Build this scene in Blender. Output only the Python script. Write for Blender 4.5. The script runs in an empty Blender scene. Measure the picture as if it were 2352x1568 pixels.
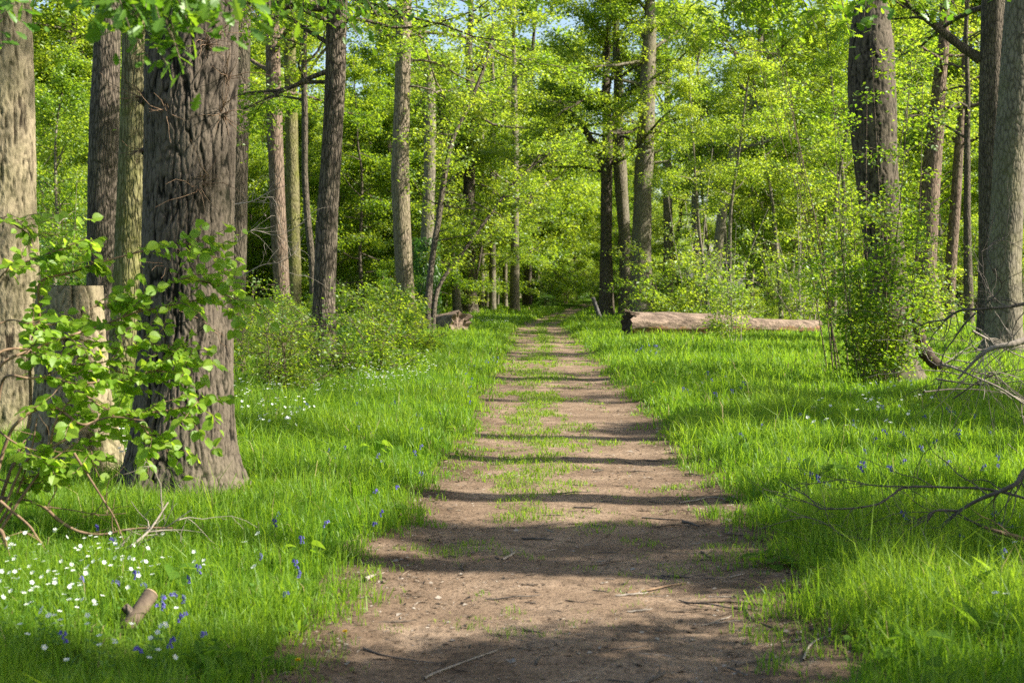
import bpy, math, random
import numpy as np
from mathutils import Vector, Matrix

R = math.radians
rng = np.random.default_rng(11)
random.seed(5)
scene = bpy.context.scene
COL = scene.collection

# ------------------------------------------------------------------ camera
F = 2352 * 50 / 36.0
CAMH = 1.65
PITCH = math.atan((784 - 655) / F)
cd = bpy.data.cameras.new('camera')
cam = bpy.data.objects.new('camera', cd)
COL.objects.link(cam)
cam.location = (0, 0, CAMH)
cam.rotation_euler = (math.pi / 2 - PITCH, 0, 0)
cd.lens = 50
cd.sensor_width = 36
cd.clip_start = 0.1
cd.clip_end = 3000
cd.dof.use_dof = True
cd.dof.focus_distance = 15.0
cd.dof.aperture_fstop = 4.0
scene.camera = cam


def ray(px, py):
    u = (px - 1176) / F
    v = -(py - 784) / F
    c, s = math.cos(PITCH), math.sin(PITCH)
    return np.array([u, c + v * s, -s + v * c])


def at(px, py, D):
    d = ray(px, py)
    t = D / d[1]
    return np.array([d[0] * t, D, CAMH + d[2] * t])


def ground_at(px, py):
    d = ray(px, py)
    t = CAMH / -d[2]
    return np.array([d[0] * t, d[1] * t, 0.0])


# ------------------------------------------------------------------ numpy noise
def _h(i, j, k, s):
    n = (i.astype(np.int64) * 374761393 + j.astype(np.int64) * 668265263 + k.astype(np.int64) * 2147483647 + s * 974634777) & 0xFFFFFFFF
    n = ((n ^ (n >> 13)) * 1274126177) & 0xFFFFFFFF
    n = ((n ^ (n >> 16)) * 2246822519) & 0xFFFFFFFF
    return ((n ^ (n >> 15)) & 0xFFFFFF) / float(0xFFFFFF)


def vnoise(p, s=0):
    p = np.asarray(p, float)
    if p.shape[1] == 2:
        p = np.c_[p, np.zeros(len(p))]
    c = np.floor(p).astype(np.int64)
    f = p - c
    f = f * f * (3 - 2 * f)
    out = np.zeros(len(p))
    for dx in (0, 1):
        for dy in (0, 1):
            for dz in (0, 1):
                w = (f[:, 0] if dx else 1 - f[:, 0]) * (f[:, 1] if dy else 1 - f[:, 1]) * (f[:, 2] if dz else 1 - f[:, 2])
                out += w * _h(c[:, 0] + dx, c[:, 1] + dy, c[:, 2] + dz, s)
    return out


def fbm(p, s=0, o=3):
    p = np.asarray(p, float)
    a, t, r = 1.0, 0.0, 0.0
    for i in range(o):
        r = r + a * vnoise(p * 2 ** i, s + i)
        t += a
        a *= .5
    return r / t


def worley(p, s=0):
    c = np.floor(p).astype(np.int64)
    f1 = np.full(len(p), 9.0)
    f2 = np.full(len(p), 9.0)
    for dx in (-1, 0, 1):
        for dy in (-1, 0, 1):
            for dz in (-1, 0, 1):
                i, j, k = c[:, 0] + dx, c[:, 1] + dy, c[:, 2] + dz
                q = np.c_[i + _h(i, j, k, s), j + _h(i, j, k, s + 1), k + _h(i, j, k, s + 2)]
                d = np.linalg.norm(q - p, axis=1)
                m = d < f1
                f2 = np.where(m, f1, np.minimum(f2, d))
                f1 = np.where(m, d, f1)
    return f1, f2


# ------------------------------------------------------------------ ground shape
PD = np.array([-20, 0, 5.9, 8.4, 13.6, 19.6, 30.8, 41.5, 50.4, 58, 62.7, 75, 93, 108, 130, 170, 400])
PC = np.array([.1, .18, .242, .317, .61, .68, .82, .94, 1.03, 1.10, 1.5, 2.5, 4.1, 5.9, 9.5, 18, 90])
PH = np.array([1.1, 1.1, 1.07, 1.14, 1.11, 1.08, 1.03, 1.02, .98, .85, .8, .75, .7, .7, .7, .7, .7])


def pathc(y):
    return np.interp(y, PD, PC)


def pathh(y):
    return np.interp(y, PD, PH)


def hgt(x, y):
    x = np.asarray(x, float)
    y = np.asarray(y, float)
    s = np.abs(x - pathc(y)) / pathh(y)
    k = np.clip((s - .75) / .6, 0, 1)
    k = k * k * (3 - 2 * k)
    p = np.c_[x.ravel(), y.ravel()]
    n = (fbm(p * .35, 3) - .5).reshape(x.shape) * .22
    m = (fbm(p * 1.7, 9) - .5).reshape(x.shape) * .03
    rut = .018 * np.exp(-((s - .55) / .22) ** 2)
    far = np.clip((y - 95) / 120, 0, 1) * 1.2
    k2 = np.clip((s - 1.1) / 1.6, 0, 1)
    return k * .018 + k2 * (.035 + n) - (1 - k) * (.004 + rut * .6) + m * (.4 + .6 * k) + far


def H1(x, y):
    return float(hgt(np.array([x]), np.array([y]))[0])


# ------------------------------------------------------------------ mesh helpers
class MB:
    def __init__(self):
        self.v, self.f, self.t, self.m, self.n = [], [], [], [], 0

    def add(self, v, f, tint=None, mi=0):
        v = np.asarray(v, float).reshape(-1, 3)
        f = np.asarray(f, np.int64)
        if len(f) == 0:
            return
        self.v.append(v)
        self.f.append(f + self.n)
        self.t.append(np.full(len(f), .5) if tint is None else np.broadcast_to(np.asarray(tint, float), (len(f),)))
        self.m.append(np.full(len(f), mi, np.int32))
        self.n += len(v)

    def mesh(self, name, mats, smooth=False):
        me = bpy.data.meshes.new(name)
        if not self.v:
            return me
        V = np.concatenate(self.v)
        loops = np.concatenate([a.ravel() for a in self.f])
        tot = np.concatenate([np.full(len(a), a.shape[1]) for a in self.f])
        start = np.concatenate([[0], np.cumsum(tot)[:-1]])
        me.vertices.add(len(V))
        me.vertices.foreach_set('co', V.astype(np.float32).ravel())
        me.loops.add(len(loops))
        me.loops.foreach_set('vertex_index', loops.astype(np.int32))
        me.polygons.add(len(tot))
        me.polygons.foreach_set('loop_start', start.astype(np.int32))
        me.polygons.foreach_set('loop_total', tot.astype(np.int32))
        me.polygons.foreach_set('material_index', np.concatenate(self.m))
        me.polygons.foreach_set('use_smooth', np.full(len(tot), smooth))
        a = me.attributes.new('tint', 'FLOAT', 'FACE')
        a.data.foreach_set('value', np.concatenate(self.t).astype(np.float32))
        for m in (mats if isinstance(mats, (list, tuple)) else [mats]):
            me.materials.append(m)
        me.update(calc_edges=True)
        return me


def obj(name, data, parent=None, loc=(0, 0, 0)):
    o = bpy.data.objects.new(name, data)
    COL.objects.link(o)
    o.location = loc
    if parent is not None:
        o.parent = parent
    return o


def tag(o, label=None, cat=None, group=None, kind=None):
    if label:
        o['label'] = label
    if cat:
        o['category'] = cat
    if group:
        o['group'] = group
    if kind:
        o['kind'] = kind
    return o


def thing(name, label, cat, loc=(0, 0, 0), group=None):
    return tag(obj(name, None, None, tuple(float(c) for c in loc)), label, cat, group)


def copy_tree(root, loc, rz=0.0, sc=(1, 1, 1), label=None, group=None):
    c = root.copy()
    COL.objects.link(c)
    c.location = tuple(float(a) for a in loc)
    c.rotation_euler = (0, 0, rz)
    c.scale = sc
    if label:
        c['label'] = label
    if group:
        c['group'] = group
    for ch in list(root.children):
        d = ch.copy()
        COL.objects.link(d)
        d.parent = c
    return c


def norm(a):
    return a / (np.linalg.norm(a, axis=-1, keepdims=True) + 1e-9)


def tube(pts, rad, seg=8, cap=True):
    pts = np.asarray(pts, float)
    rad = np.asarray(rad, float)
    n = len(pts)
    tg = np.gradient(pts, axis=0)
    tg = norm(tg)
    ref = np.array([0.0, 1, 0]) if abs(tg[0][1]) < .9 else np.array([1.0, 0, 0])
    u = np.cross(tg[0], ref)
    u /= np.linalg.norm(u)
    U = np.zeros((n, 3))
    for i in range(n):
        u = u - tg[i] * np.dot(u, tg[i])
        u /= np.linalg.norm(u) + 1e-9
        U[i] = u
    W = np.cross(tg, U)
    a = np.linspace(0, 2 * math.pi, seg, endpoint=False)
    V = pts[:, None, :] + rad[:, None, None] * (np.cos(a)[None, :, None] * U[:, None, :] + np.sin(a)[None, :, None] * W[:, None, :])
    V = V.reshape(-1, 3)
    i = np.arange(n - 1)[:, None] * seg
    j = np.arange(seg)[None, :]
    j2 = (j + 1) % seg
    Fq = np.stack([i + j, i + j2, i + seg + j2, i + seg + j], -1).reshape(-1, 4)
    return V, Fq


def add_tube(mb, pts, rad, seg=8, tint=.5, mi=0, cap=False):
    V, Fq = tube(pts, rad, seg)
    mb.add(V, Fq, tint, mi)
    if cap:
        n = len(V)
        for base in (0, n - seg):
            mb.add(V[base:base + seg], np.arange(seg)[None, :], tint, mi)


def smooth_path(pts, n):
    """Catmull-Rom resample of a polyline"""
    p = np.asarray(pts, float)
    if len(p) < 3:
        t = np.linspace(0, 1, n)[:, None]
        return p[0] * (1 - t) + p[-1] * t
    q = np.vstack([2 * p[0] - p[1], p, 2 * p[-1] - p[-2]])
    out = []
    ts = np.linspace(0, len(p) - 1, n)
    for t in ts:
        i = min(int(t), len(p) - 2)
        u = t - i
        a, b, c, d = q[i], q[i + 1], q[i + 2], q[i + 3]
        out.append(.5 * (2 * b + (c - a) * u + (2 * a - 5 * b + 4 * c - d) * u * u + (3 * b - a - 3 * c + d) * u ** 3))
    return np.array(out)


# leaf templates: (verts along x, width along y, lift z), faces
LEAF4 = (np.array([[0, 0, 0], [.45, -.34, .09], [1, 0, -.04], [.45, .34, .09]]), [np.array([[0, 1, 2, 3]])])


def half_leaf(outline, lift, droop):
    o = np.array(outline)
    L = len(o)
    mid = np.c_[o[:, 0], np.zeros(L), -droop * o[:, 0] ** 2]
    lt = np.c_[o[:, 0], o[:, 1], lift * o[:, 1] - droop * o[:, 0] ** 2]
    rt = np.c_[o[:, 0], -o[:, 1], lift * o[:, 1] - droop * o[:, 0] ** 2]
    V = np.vstack([mid, lt, rt])
    i = np.arange(L - 1)
    f1 = np.c_[i, i + 1, L + i + 1, L + i]
    f2 = np.c_[i + 1, i, 2 * L + i, 2 * L + i + 1]
    return V, [np.vstack([f1, f2])]


HAZEL = half_leaf([(0, .02), (.06, .2), (.2, .36), (.4, .43), (.58, .41), (.66, .38), (.72, .32), (.82, .24), (.9, .14), (1, .005)], .28, .16)
OAK = half_leaf([(0, .015), (.12, .05), (.2, .15), (.28, .08), (.38, .24), (.48, .12), (.6, .30), (.7, .16), (.82, .23), (.92, .11), (1, .02)], .15, .12)
DOCK = half_leaf([(0, .03), (.06, .13), (.2, .17), (.35, .15), (.55, .17), (.75, .12), (.9, .06), (1, .004)], .35, .25)


def add_leaves(mb, tmpl, C, d, nrm, size, tint, mi=0):
    C = np.asarray(C)
    n = len(C)
    if n == 0:
        return
    x = norm(d)
    z = nrm - x * np.sum(nrm * x, axis=1, keepdims=True)
    z = norm(z)
    y = np.cross(z, x)
    T, faces = tmpl
    k = len(T)
    s = np.broadcast_to(np.asarray(size, float), (n,))
    V = C[:, None, :] + s[:, None, None] * (T[None, :, 0:1] * x[:, None, :] + T[None, :, 1:2] * y[:, None, :] + T[None, :, 2:3] * z[:, None, :])
    off = (np.arange(n) * k)[:, None, None]
    first = True
    for fa in faces:
        ff = (fa[None] + off).reshape(-1, fa.shape[1])
        tt = np.repeat(np.broadcast_to(np.asarray(tint, float), (n,)), len(fa))
        mb.add(V.reshape(-1, 3), ff, tt, mi)


def rand_unit(n, zs=1.0):
    v = rng.normal(size=(n, 3))
    v[:, 2] *= zs
    return norm(v)


def scatter_leaves(mb, C, size, tmpl=LEAF4, droop=.35, flat=.55, tint=None):
    n = len(C)
    a = rng.uniform(0, 2 * math.pi, n)
    d = np.c_[np.cos(a), np.sin(a), rng.normal(-droop, .35, n)]
    nr = np.c_[rng.normal(0, flat, n), rng.normal(0, flat, n), np.ones(n)]
    add_leaves(mb, tmpl, C, d, nr, size * rng.uniform(.5, 1.35, n), np.clip((fbm(C * 1.1, 7, 3) - .5) * 2.6 + .5 + rng.normal(0, .16, n), 0, 1) if tint is None else tint)


# ------------------------------------------------------------------ materials
def newmat(name):
    m = bpy.data.materials.new(name)
    m.use_nodes = True
    nt = m.node_tree
    nt.nodes.clear()
    return m, nt, nt.nodes.new('ShaderNodeOutputMaterial')


def N(nt, t, **kw):
    n = nt.nodes.new('ShaderNode' + t)
    for k, v in kw.items():
        setattr(n, k, v)
    return n


def ramp(nt, fac, stops):
    r = N(nt, 'ValToRGB')
    e = r.color_ramp.elements
    e[0].position, e[0].color = stops[0][0], (*stops[0][1], 1)
    e[1].position, e[1].color = stops[-1][0], (*stops[-1][1], 1)
    for p, c in stops[1:-1]:
        q = e.new(p)
        q.color = (*c, 1)
    nt.links.new(fac, r.inputs[0])
    return r.outputs[0]


def leaf_mat(name, diff, trans, mix=.45, gloss=.05, rough=.5, objvar=.5, straw=None):
    """diff / trans: two colours each (tint 0 and tint 1)"""
    m, nt, out = newmat(name)
    L = nt.links.new
    at_ = N(nt, 'Attribute', attribute_name='tint')
    oi = N(nt, 'ObjectInfo')
    mx = N(nt, 'Math', operation='MULTIPLY_ADD')
    L(oi.outputs['Random'], mx.inputs[0])
    mx.inputs[1].default_value = objvar
    sc = N(nt, 'Math', operation='MULTIPLY')
    sc.inputs[1].default_value = 1 - objvar
    L(at_.outputs['Fac'], sc.inputs[0])
    L(sc.outputs[0], mx.inputs[2])
    if straw:
        cdf = ramp(nt, mx.outputs[0], [(0, diff[0]), (.9, diff[1]), (.97, straw)])
        ctr = ramp(nt, mx.outputs[0], [(0, trans[0]), (.9, trans[1]), (.97, straw)])
    else:
        cdf = ramp(nt, mx.outputs[0], [(0, diff[0]), (1, diff[1])])
        ctr = ramp(nt, mx.outputs[0], [(0, trans[0]), (1, trans[1])])
    df = N(nt, 'BsdfDiffuse')
    tr = N(nt, 'BsdfTranslucent')
    L(cdf, df.inputs[0])
    L(ctr, tr.inputs[0])
    ms = N(nt, 'MixShader')
    ms.inputs[0].default_value = mix
    L(df.outputs[0], ms.inputs[1])
    L(tr.outputs[0], ms.inputs[2])
    gl = N(nt, 'BsdfGlossy')
    gl.inputs['Roughness'].default_value = rough
    gl.inputs['Color'].default_value = (.9, 1, .85, 1)
    m2 = N(nt, 'MixShader')
    m2.inputs[0].default_value = gloss
    L(ms.outputs[0], m2.inputs[1])
    L(gl.outputs[0], m2.inputs[2])
    L(m2.outputs[0], out.inputs[0])
    return m


def bark_mat(name, light, dark, moss=(.07, .09, .02), mossiness=.3, scale=16, stretch=.2, bump=.8, dist=.03, patchy=.5, relief=False):
    m, nt, out = newmat(name)
    L = nt.links.new
    tc = N(nt, 'TexCoord')
    mp = N(nt, 'Mapping')
    mp.inputs['Scale'].default_value = (1, 1, stretch)
    L(tc.outputs['Object'], mp.inputs[0])
    nz = N(nt, 'TexNoise')
    nz.inputs['Scale'].default_value = scale * .5
    nz.inputs['Detail'].default_value = 4
    L(mp.outputs[0], nz.inputs['Vector'])
    mixv = N(nt, 'Vector' + 'Math', operation='MULTIPLY_ADD')
    L(nz.outputs['Color'], mixv.inputs[0])
    mixv.inputs[1].default_value = (.09, .09, .09)
    L(mp.outputs[0], mixv.inputs[2])
    vo = N(nt, 'TexVoronoi', feature='DISTANCE_TO_EDGE')
    vo.inputs['Scale'].default_value = scale
    L(mixv.outputs[0], vo.inputs['Vector'])
    n2 = N(nt, 'TexNoise')
    n2.inputs['Scale'].default_value = scale * 5
    n2.inputs['Detail'].default_value = 5
    L(mp.outputs[0], n2.inputs['Vector'])
    crack = N(nt, 'MapRange')
    crack.inputs['From Max'].default_value = .22
    L(vo.outputs['Distance'], crack.inputs['Value'])
    hh = N(nt, 'Math', operation='MULTIPLY_ADD')
    L(n2.outputs['Fac'], hh.inputs[0])
    hh.inputs[1].default_value = .45
    L(crack.outputs[0], hh.inputs[2])
    src = hh.outputs[0]
    if relief:
        ra = N(nt, 'Attribute', attribute_name='tint')
        rm = N(nt, 'Math', operation='MULTIPLY_ADD')
        L(n2.outputs['Fac'], rm.inputs[0])
        rm.inputs[1].default_value = .5
        L(ra.outputs['Fac'], rm.inputs[2])
        hh2 = N(nt, 'Math', operation='SUBTRACT')
        L(rm.outputs[0], hh2.inputs[0])
        hh2.inputs[1].default_value = .12
        src = hh2.outputs[0]
    col = ramp(nt, src, [(.15, dark), (.55, tuple(.55 * a + .45 * b for a, b in zip(light, dark))), (1.15 / 1.2, light)])
    # large pale / mossy patches that belong to the bark itself
    n3 = N(nt, 'TexNoise')
    n3.inputs['Scale'].default_value = 1.3
    n3.inputs['Detail'].default_value = 6
    n3.inputs['Roughness'].default_value = .65
    L(tc.outputs['Object'], n3.inputs['Vector'])
    mr = N(nt, 'MapRange')
    mr.inputs['From Min'].default_value = .42
    mr.inputs['From Max'].default_value = .68
    mr.inputs['To Max'].default_value = mossiness
    L(n3.outputs['Fac'], mr.inputs['Value'])
    mm = N(nt, 'MixRGB')
    L(mr.outputs[0], mm.inputs[0])
    L(col, mm.inputs[1])
    mm.inputs[2].default_value = (*moss, 1)
    n4 = N(nt, 'TexNoise')
    n4.inputs['Scale'].default_value = 2.7
    n4.inputs['Detail'].default_value = 3
    L(tc.outputs['Object'], n4.inputs['Vector'])
    m4 = N(nt, 'MapRange')
    m4.inputs['From Min'].default_value = .3
    m4.inputs['From Max'].default_value = .7
    m4.inputs['To Min'].default_value = 1 - .35 * patchy
    m4.inputs['To Max'].default_value = 1 + .3 * patchy
    L(n4.outputs['Fac'], m4.inputs['Value'])
    vm = N(nt, 'VectorMath', operation='SCALE')
    L(mm.outputs[0], vm.inputs[0])
    L(m4.outputs[0], vm.inputs['Scale'])
    bs = N(nt, 'BsdfPrincipled')
    bs.inputs['Roughness'].default_value = .9
    bs.inputs['Specular IOR Level'].default_value = .15
    L(vm.outputs[0], bs.inputs['Base Color'])
    bp = N(nt, 'Bump')
    bp.inputs['Strength'].default_value = bump
    bp.inputs['Distance'].default_value = dist
    L(n2.outputs['Fac'] if relief else hh.outputs[0], bp.inputs['Height'])
    L(bp.outputs[0], bs.inputs['Normal'])
    L(bs.outputs[0], out.inputs[0])
    return m


def plain_mat(name, c0, c1, scale=8, rough=.85, bump=.3, stretch=(1, 1, 1), detail=6, dist=.02):
    m, nt, out = newmat(name)
    L = nt.links.new
    tc = N(nt, 'TexCoord')
    mp = N(nt, 'Mapping')
    mp.inputs['Scale'].default_value = stretch
    L(tc.outputs['Object'], mp.inputs[0])
    nz = N(nt, 'TexNoise')
    nz.inputs['Scale'].default_value = scale
    nz.inputs['Detail'].default_value = detail
    nz.inputs['Roughness'].default_value = .65
    L(mp.outputs[0], nz.inputs['Vector'])
    c = ramp(nt, nz.outputs['Fac'], [(.3, c0), (.7, c1)])
    bs = N(nt, 'BsdfPrincipled')
    bs.inputs['Roughness'].default_value = rough
    bs.inputs['Specular IOR Level'].default_value = .2
    L(c, bs.inputs['Base Color'])
    if bump:
        bp = N(nt, 'Bump')
        bp.inputs['Strength'].default_value = bump
        bp.inputs['Distance'].default_value = dist
        L(nz.outputs['Fac'], bp.inputs['Height'])
        L(bp.outputs[0], bs.inputs['Normal'])
    L(bs.outputs[0], out.inputs[0])
    return m


M = {}
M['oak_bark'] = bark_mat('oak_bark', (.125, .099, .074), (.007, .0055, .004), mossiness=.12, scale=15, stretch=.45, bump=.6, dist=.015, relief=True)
M['lit_oak_bark'] = bark_mat('sunlit_oak_bark', (.29, .235, .15), (.03, .022, .013), mossiness=.35, moss=(.17, .18, .06), scale=15, stretch=.45, bump=.6, dist=.015, relief=True)  # lighter copy of the oak bark; sunlight is put into the colour
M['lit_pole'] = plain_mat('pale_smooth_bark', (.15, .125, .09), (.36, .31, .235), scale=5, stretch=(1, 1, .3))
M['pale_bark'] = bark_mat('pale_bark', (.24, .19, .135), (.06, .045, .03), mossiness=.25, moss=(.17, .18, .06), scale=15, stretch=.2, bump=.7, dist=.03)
M['dark_bark'] = bark_mat('dark_bark', (.145, .115, .086), (.02, .016, .012), mossiness=.25, moss=(.06, .07, .03), scale=18, stretch=.2)
M['moss_bark'] = bark_mat('moss_bark', (.21, .185, .095), (.045, .036, .015), mossiness=.75, moss=(.13, .14, .02), scale=15, stretch=.2)
M['grey_bark'] = bark_mat('grey_bark', (.20, .172, .128), (.06, .05, .036), mossiness=.4, moss=(.17, .16, .06), scale=13, stretch=.3, bump=.4, dist=.02)
M['red_bark'] = bark_mat('red_bark', (.21, .15, .11), (.045, .03, .022), mossiness=.15, scale=12, stretch=.2)
M['twig'] = plain_mat('twig_bark', (.07, .05, .035), (.19, .14, .095), scale=14, stretch=(1, 1, .4))
M['dead_twig'] = plain_mat('dead_twig_bark', (.05, .04, .032), (.15, .125, .10), scale=18)
M['grey_twig'] = plain_mat('weathered_twig', (.17, .14, .11), (.36, .31, .25), scale=14)
M['brown_twig'] = plain_mat('hazel_stem_bark', (.10, .06, .035), (.27, .18, .11), scale=12)
M['cut_wood'] = plain_mat('cut_wood', (.26, .17, .10), (.5, .36, .24), scale=9, bump=.3)
M['log_wood'] = plain_mat('barkless_wood', (.05, .034, .024), (.36, .26, .19), scale=4.5, bump=1.0, stretch=(.35, 1.8, 1.8), detail=14, dist=.12)
M['rot_wood'] = plain_mat('rotten_wood', (.10, .05, .03), (.36, .20, .12), scale=14, bump=.8)
M['dark_wood'] = plain_mat('dark_shaded_wood', (.02, .015, .012), (.09, .06, .04), scale=12, bump=.4)  # log ends: shade put into the near-black brown; dark bowed limb shares it
M['post'] = plain_mat('post_wood', (.06, .055, .055), (.16, .145, .14), scale=10)

GD = ((.045, .10, .009), (.105, .165, .015))
GT = ((.24, .44, .014), (.57, .67, .035))
M['leaf_canopy'] = leaf_mat('canopy_leaf', GD, GT, .55, .03, .5, .5)
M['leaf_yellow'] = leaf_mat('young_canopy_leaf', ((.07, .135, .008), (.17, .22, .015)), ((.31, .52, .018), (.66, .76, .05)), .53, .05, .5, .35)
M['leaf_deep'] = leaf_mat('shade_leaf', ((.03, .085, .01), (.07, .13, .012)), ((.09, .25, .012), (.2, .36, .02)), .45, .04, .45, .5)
M['leaf_hazel'] = leaf_mat('hazel_leaf', ((.11, .21, .014), (.20, .29, .024)), ((.36, .60, .03), (.58, .76, .06)), .52, .02, .5, .15)
M['leaf_oak'] = leaf_mat('oak_leaf', ((.05, .13, .01), (.10, .19, .012)), ((.13, .34, .015), (.32, .5, .02)), .45, .04, .45, .2)
M['grass'] = leaf_mat('grass_blade', ((.064, .155, .010), (.165, .25, .022)), ((.22, .45, .014), (.49, .67, .035)), .46, .02, .5, 0.0, (.38, .30, .14))
M['dock'] = leaf_mat('dock_leaf', ((.05, .12, .012), (.09, .17, .02)), ((.22, .40, .02), (.36, .52, .03)), .5, .008, .6, .4)
M['white'] = leaf_mat('white_petal', ((.75, .78, .74), (.85, .85, .82)), ((.7, .72, .68), (.8, .8, .78)), .35, .02, .5, 0)
M['blue'] = leaf_mat('bluebell_petal', ((.075, .055, .33), (.17, .13, .52)), ((.08, .06, .4), (.16, .13, .6)), .35, .03, .5, .4)
M['yellow'] = leaf_mat('yellow_petal', ((.75, .5, .01), (.85, .6, .02)), ((.7, .5, .01), (.8, .55, .02)), .3, .02, .5, 0)
M['stem'] = leaf_mat('flower_stem', ((.06, .14, .015), (.10, .2, .02)), ((.14, .3, .02), (.2, .4, .03)), .25, .04, .5, 0)


def ground_mat():
    m, nt, out = newmat('woodland_soil')
    L = nt.links.new
    tc = N(nt, 'TexCoord')
    a = N(nt, 'TexNoise')
    a.inputs['Scale'].default_value = 2.2
    a.inputs['Detail'].default_value = 8
    a.inputs['Roughness'].default_value = .7
    L(tc.outputs['Object'], a.inputs['Vector'])
    c = ramp(nt, a.outputs['Fac'], [(.3, (.028, .05, .008)), (.5, (.055, .10, .012)), (.72, (.10, .15, .02))])
    bs = N(nt, 'BsdfPrincipled')
    bs.inputs['Roughness'].default_value = 1
    bs.inputs['Specular IOR Level'].default_value = 0
    L(c, bs.inputs['Base Color'])
    b = N(nt, 'TexNoise')
    b.inputs['Scale'].default_value = 25
    b.inputs['Detail'].default_value = 4
    L(tc.outputs['Object'], b.inputs['Vector'])
    bp = N(nt, 'Bump')
    bp.inputs['Strength'].default_value = 1
    bp.inputs['Distance'].default_value = .06
    L(b.outputs['Fac'], bp.inputs['Height'])
    L(bp.outputs[0], bs.inputs['Normal'])
    L(bs.outputs[0], out.inputs[0])
    return m


def path_mat():
    m, nt, out = newmat('bare_earth')
    L = nt.links.new
    tc = N(nt, 'TexCoord')

    def noise(scale, detail=6, rough=.6, st=(1, 1, 1)):
        mp = N(nt, 'Mapping')
        mp.inputs['Scale'].default_value = st
        L(tc.outputs['Object'], mp.inputs[0])
        n = N(nt, 'TexNoise')
        n.inputs['Scale'].default_value = scale
        n.inputs['Detail'].default_value = detail
        n.inputs['Roughness'].default_value = rough
        L(mp.outputs[0], n.inputs['Vector'])
        return n.outputs['Fac']
    big = noise(1.4, 7, .65)
    fine = noise(38, 6, .75)
    grit = noise(160, 3, .7)
    base = ramp(nt, big, [(.28, (.115, .078, .051)), (.48, (.21, .146, .097)), (.7, (.325, .236, .163))])
    spk = ramp(nt, fine, [(.36, (.28, .25, .22)), (.5, (1, 1, 1)), (.66, (1.18, 1.15, 1.1))])
    mu = N(nt, 'MixRGB', blend_type='MULTIPLY')
    mu.inputs[0].default_value = .95
    L(base, mu.inputs[1])
    L(spk, mu.inputs[2])
    gr = ramp(nt, grit, [(.3, (.45, .42, .38)), (.5, (1, 1, 1)), (.75, (1.3, 1.3, 1.3))])
    m2 = N(nt, 'MixRGB', blend_type='MULTIPLY')
    m2.inputs[0].default_value = .35
    L(mu.outputs[0], m2.inputs[1])
    L(gr, m2.inputs[2])
    # darker humus along both edges (attribute 'edge')
    ea = N(nt, 'Attribute', attribute_name='edge')
    en = N(nt, 'Math', operation='MULTIPLY_ADD')
    L(noise(5, 5, .7), en.inputs[0])
    en.inputs[1].default_value = 1.1
    eo = N(nt, 'Math', operation='SUBTRACT')
    L(ea.outputs['Fac'], eo.inputs[0])
    eo.inputs[1].default_value = .62
    L(eo.outputs[0], en.inputs[2])
    em = N(nt, 'MapRange')
    em.inputs['From Min'].default_value = .45
    em.inputs['From Max'].default_value = .85
    em.inputs['To Max'].default_value = .8
    L(en.outputs[0], em.inputs['Value'])
    m3 = N(nt, 'MixRGB')
    L(em.outputs[0], m3.inputs[0])
    L(m2.outputs[0], m3.inputs[1])
    m3.inputs[2].default_value = (.085, .055, .033, 1)
    bs = N(nt, 'BsdfPrincipled')
    bs.inputs['Roughness'].default_value = .95
    bs.inputs['Specular IOR Level'].default_value = .1
    L(m3.outputs[0], bs.inputs['Base Color'])
    hsum = N(nt, 'Math', operation='MULTIPLY_ADD')
    L(grit, hsum.inputs[0])
    hsum.inputs[1].default_value = .25
    L(fine, hsum.inputs[2])
    bp = N(nt, 'Bump')
    bp.inputs['Strength'].default_value = .7
    bp.inputs['Distance'].default_value = .02
    L(hsum.outputs[0], bp.inputs['Height'])
    L(bp.outputs[0], bs.inputs['Normal'])
    L(bs.outputs[0], out.inputs[0])
    return m


M['ground'] = ground_mat()
M['path'] = path_mat()

# ------------------------------------------------------------------ light
SUN_AZ, SUN_EL = 98.0, 38.0
az, el = R(SUN_AZ), R(SUN_EL)
sd = Vector((math.sin(az) * math.cos(el), math.cos(az) * math.cos(el), math.sin(el)))
sl = bpy.data.lights.new('sun', 'SUN')
sl.energy = 5.0
sl.angle = R(.53)
sl.color = (1, .95, .85)
so = bpy.data.objects.new('sun', sl)
COL.objects.link(so)
so.rotation_euler = sd.to_track_quat('Z', 'Y').to_euler()
so.location = (30, 0, 40)
w = bpy.data.worlds.new('World')
scene.world = w
w.use_nodes = True
wn = w.node_tree
bg = wn.nodes['Background']
sky = wn.nodes.new('ShaderNodeTexSky')
sky.sky_type = 'NISHITA'
sky.sun_disc = False
sky.sun_elevation = el
sky.sun_rotation = az
sky.dust_density = 2.0
wn.links.new(sky.outputs[0], bg.inputs[0])
bg.inputs[1].default_value = .09
vs = scene.view_settings
vs.view_transform = 'Standard'
vs.look = 'None'
vs.exposure = 1.45
vs.gamma = 1
cy = scene.cycles
cy.max_bounces = 10
cy.diffuse_bounces = 7
cy.glossy_bounces = 2
cy.transmission_bounces = 5
cy.transparent_max_bounces = 4
cy.caustics_reflective = False
cy.caustics_refractive = False
cy.use_denoising = False
cy.sample_clamp_indirect = 6

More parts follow.
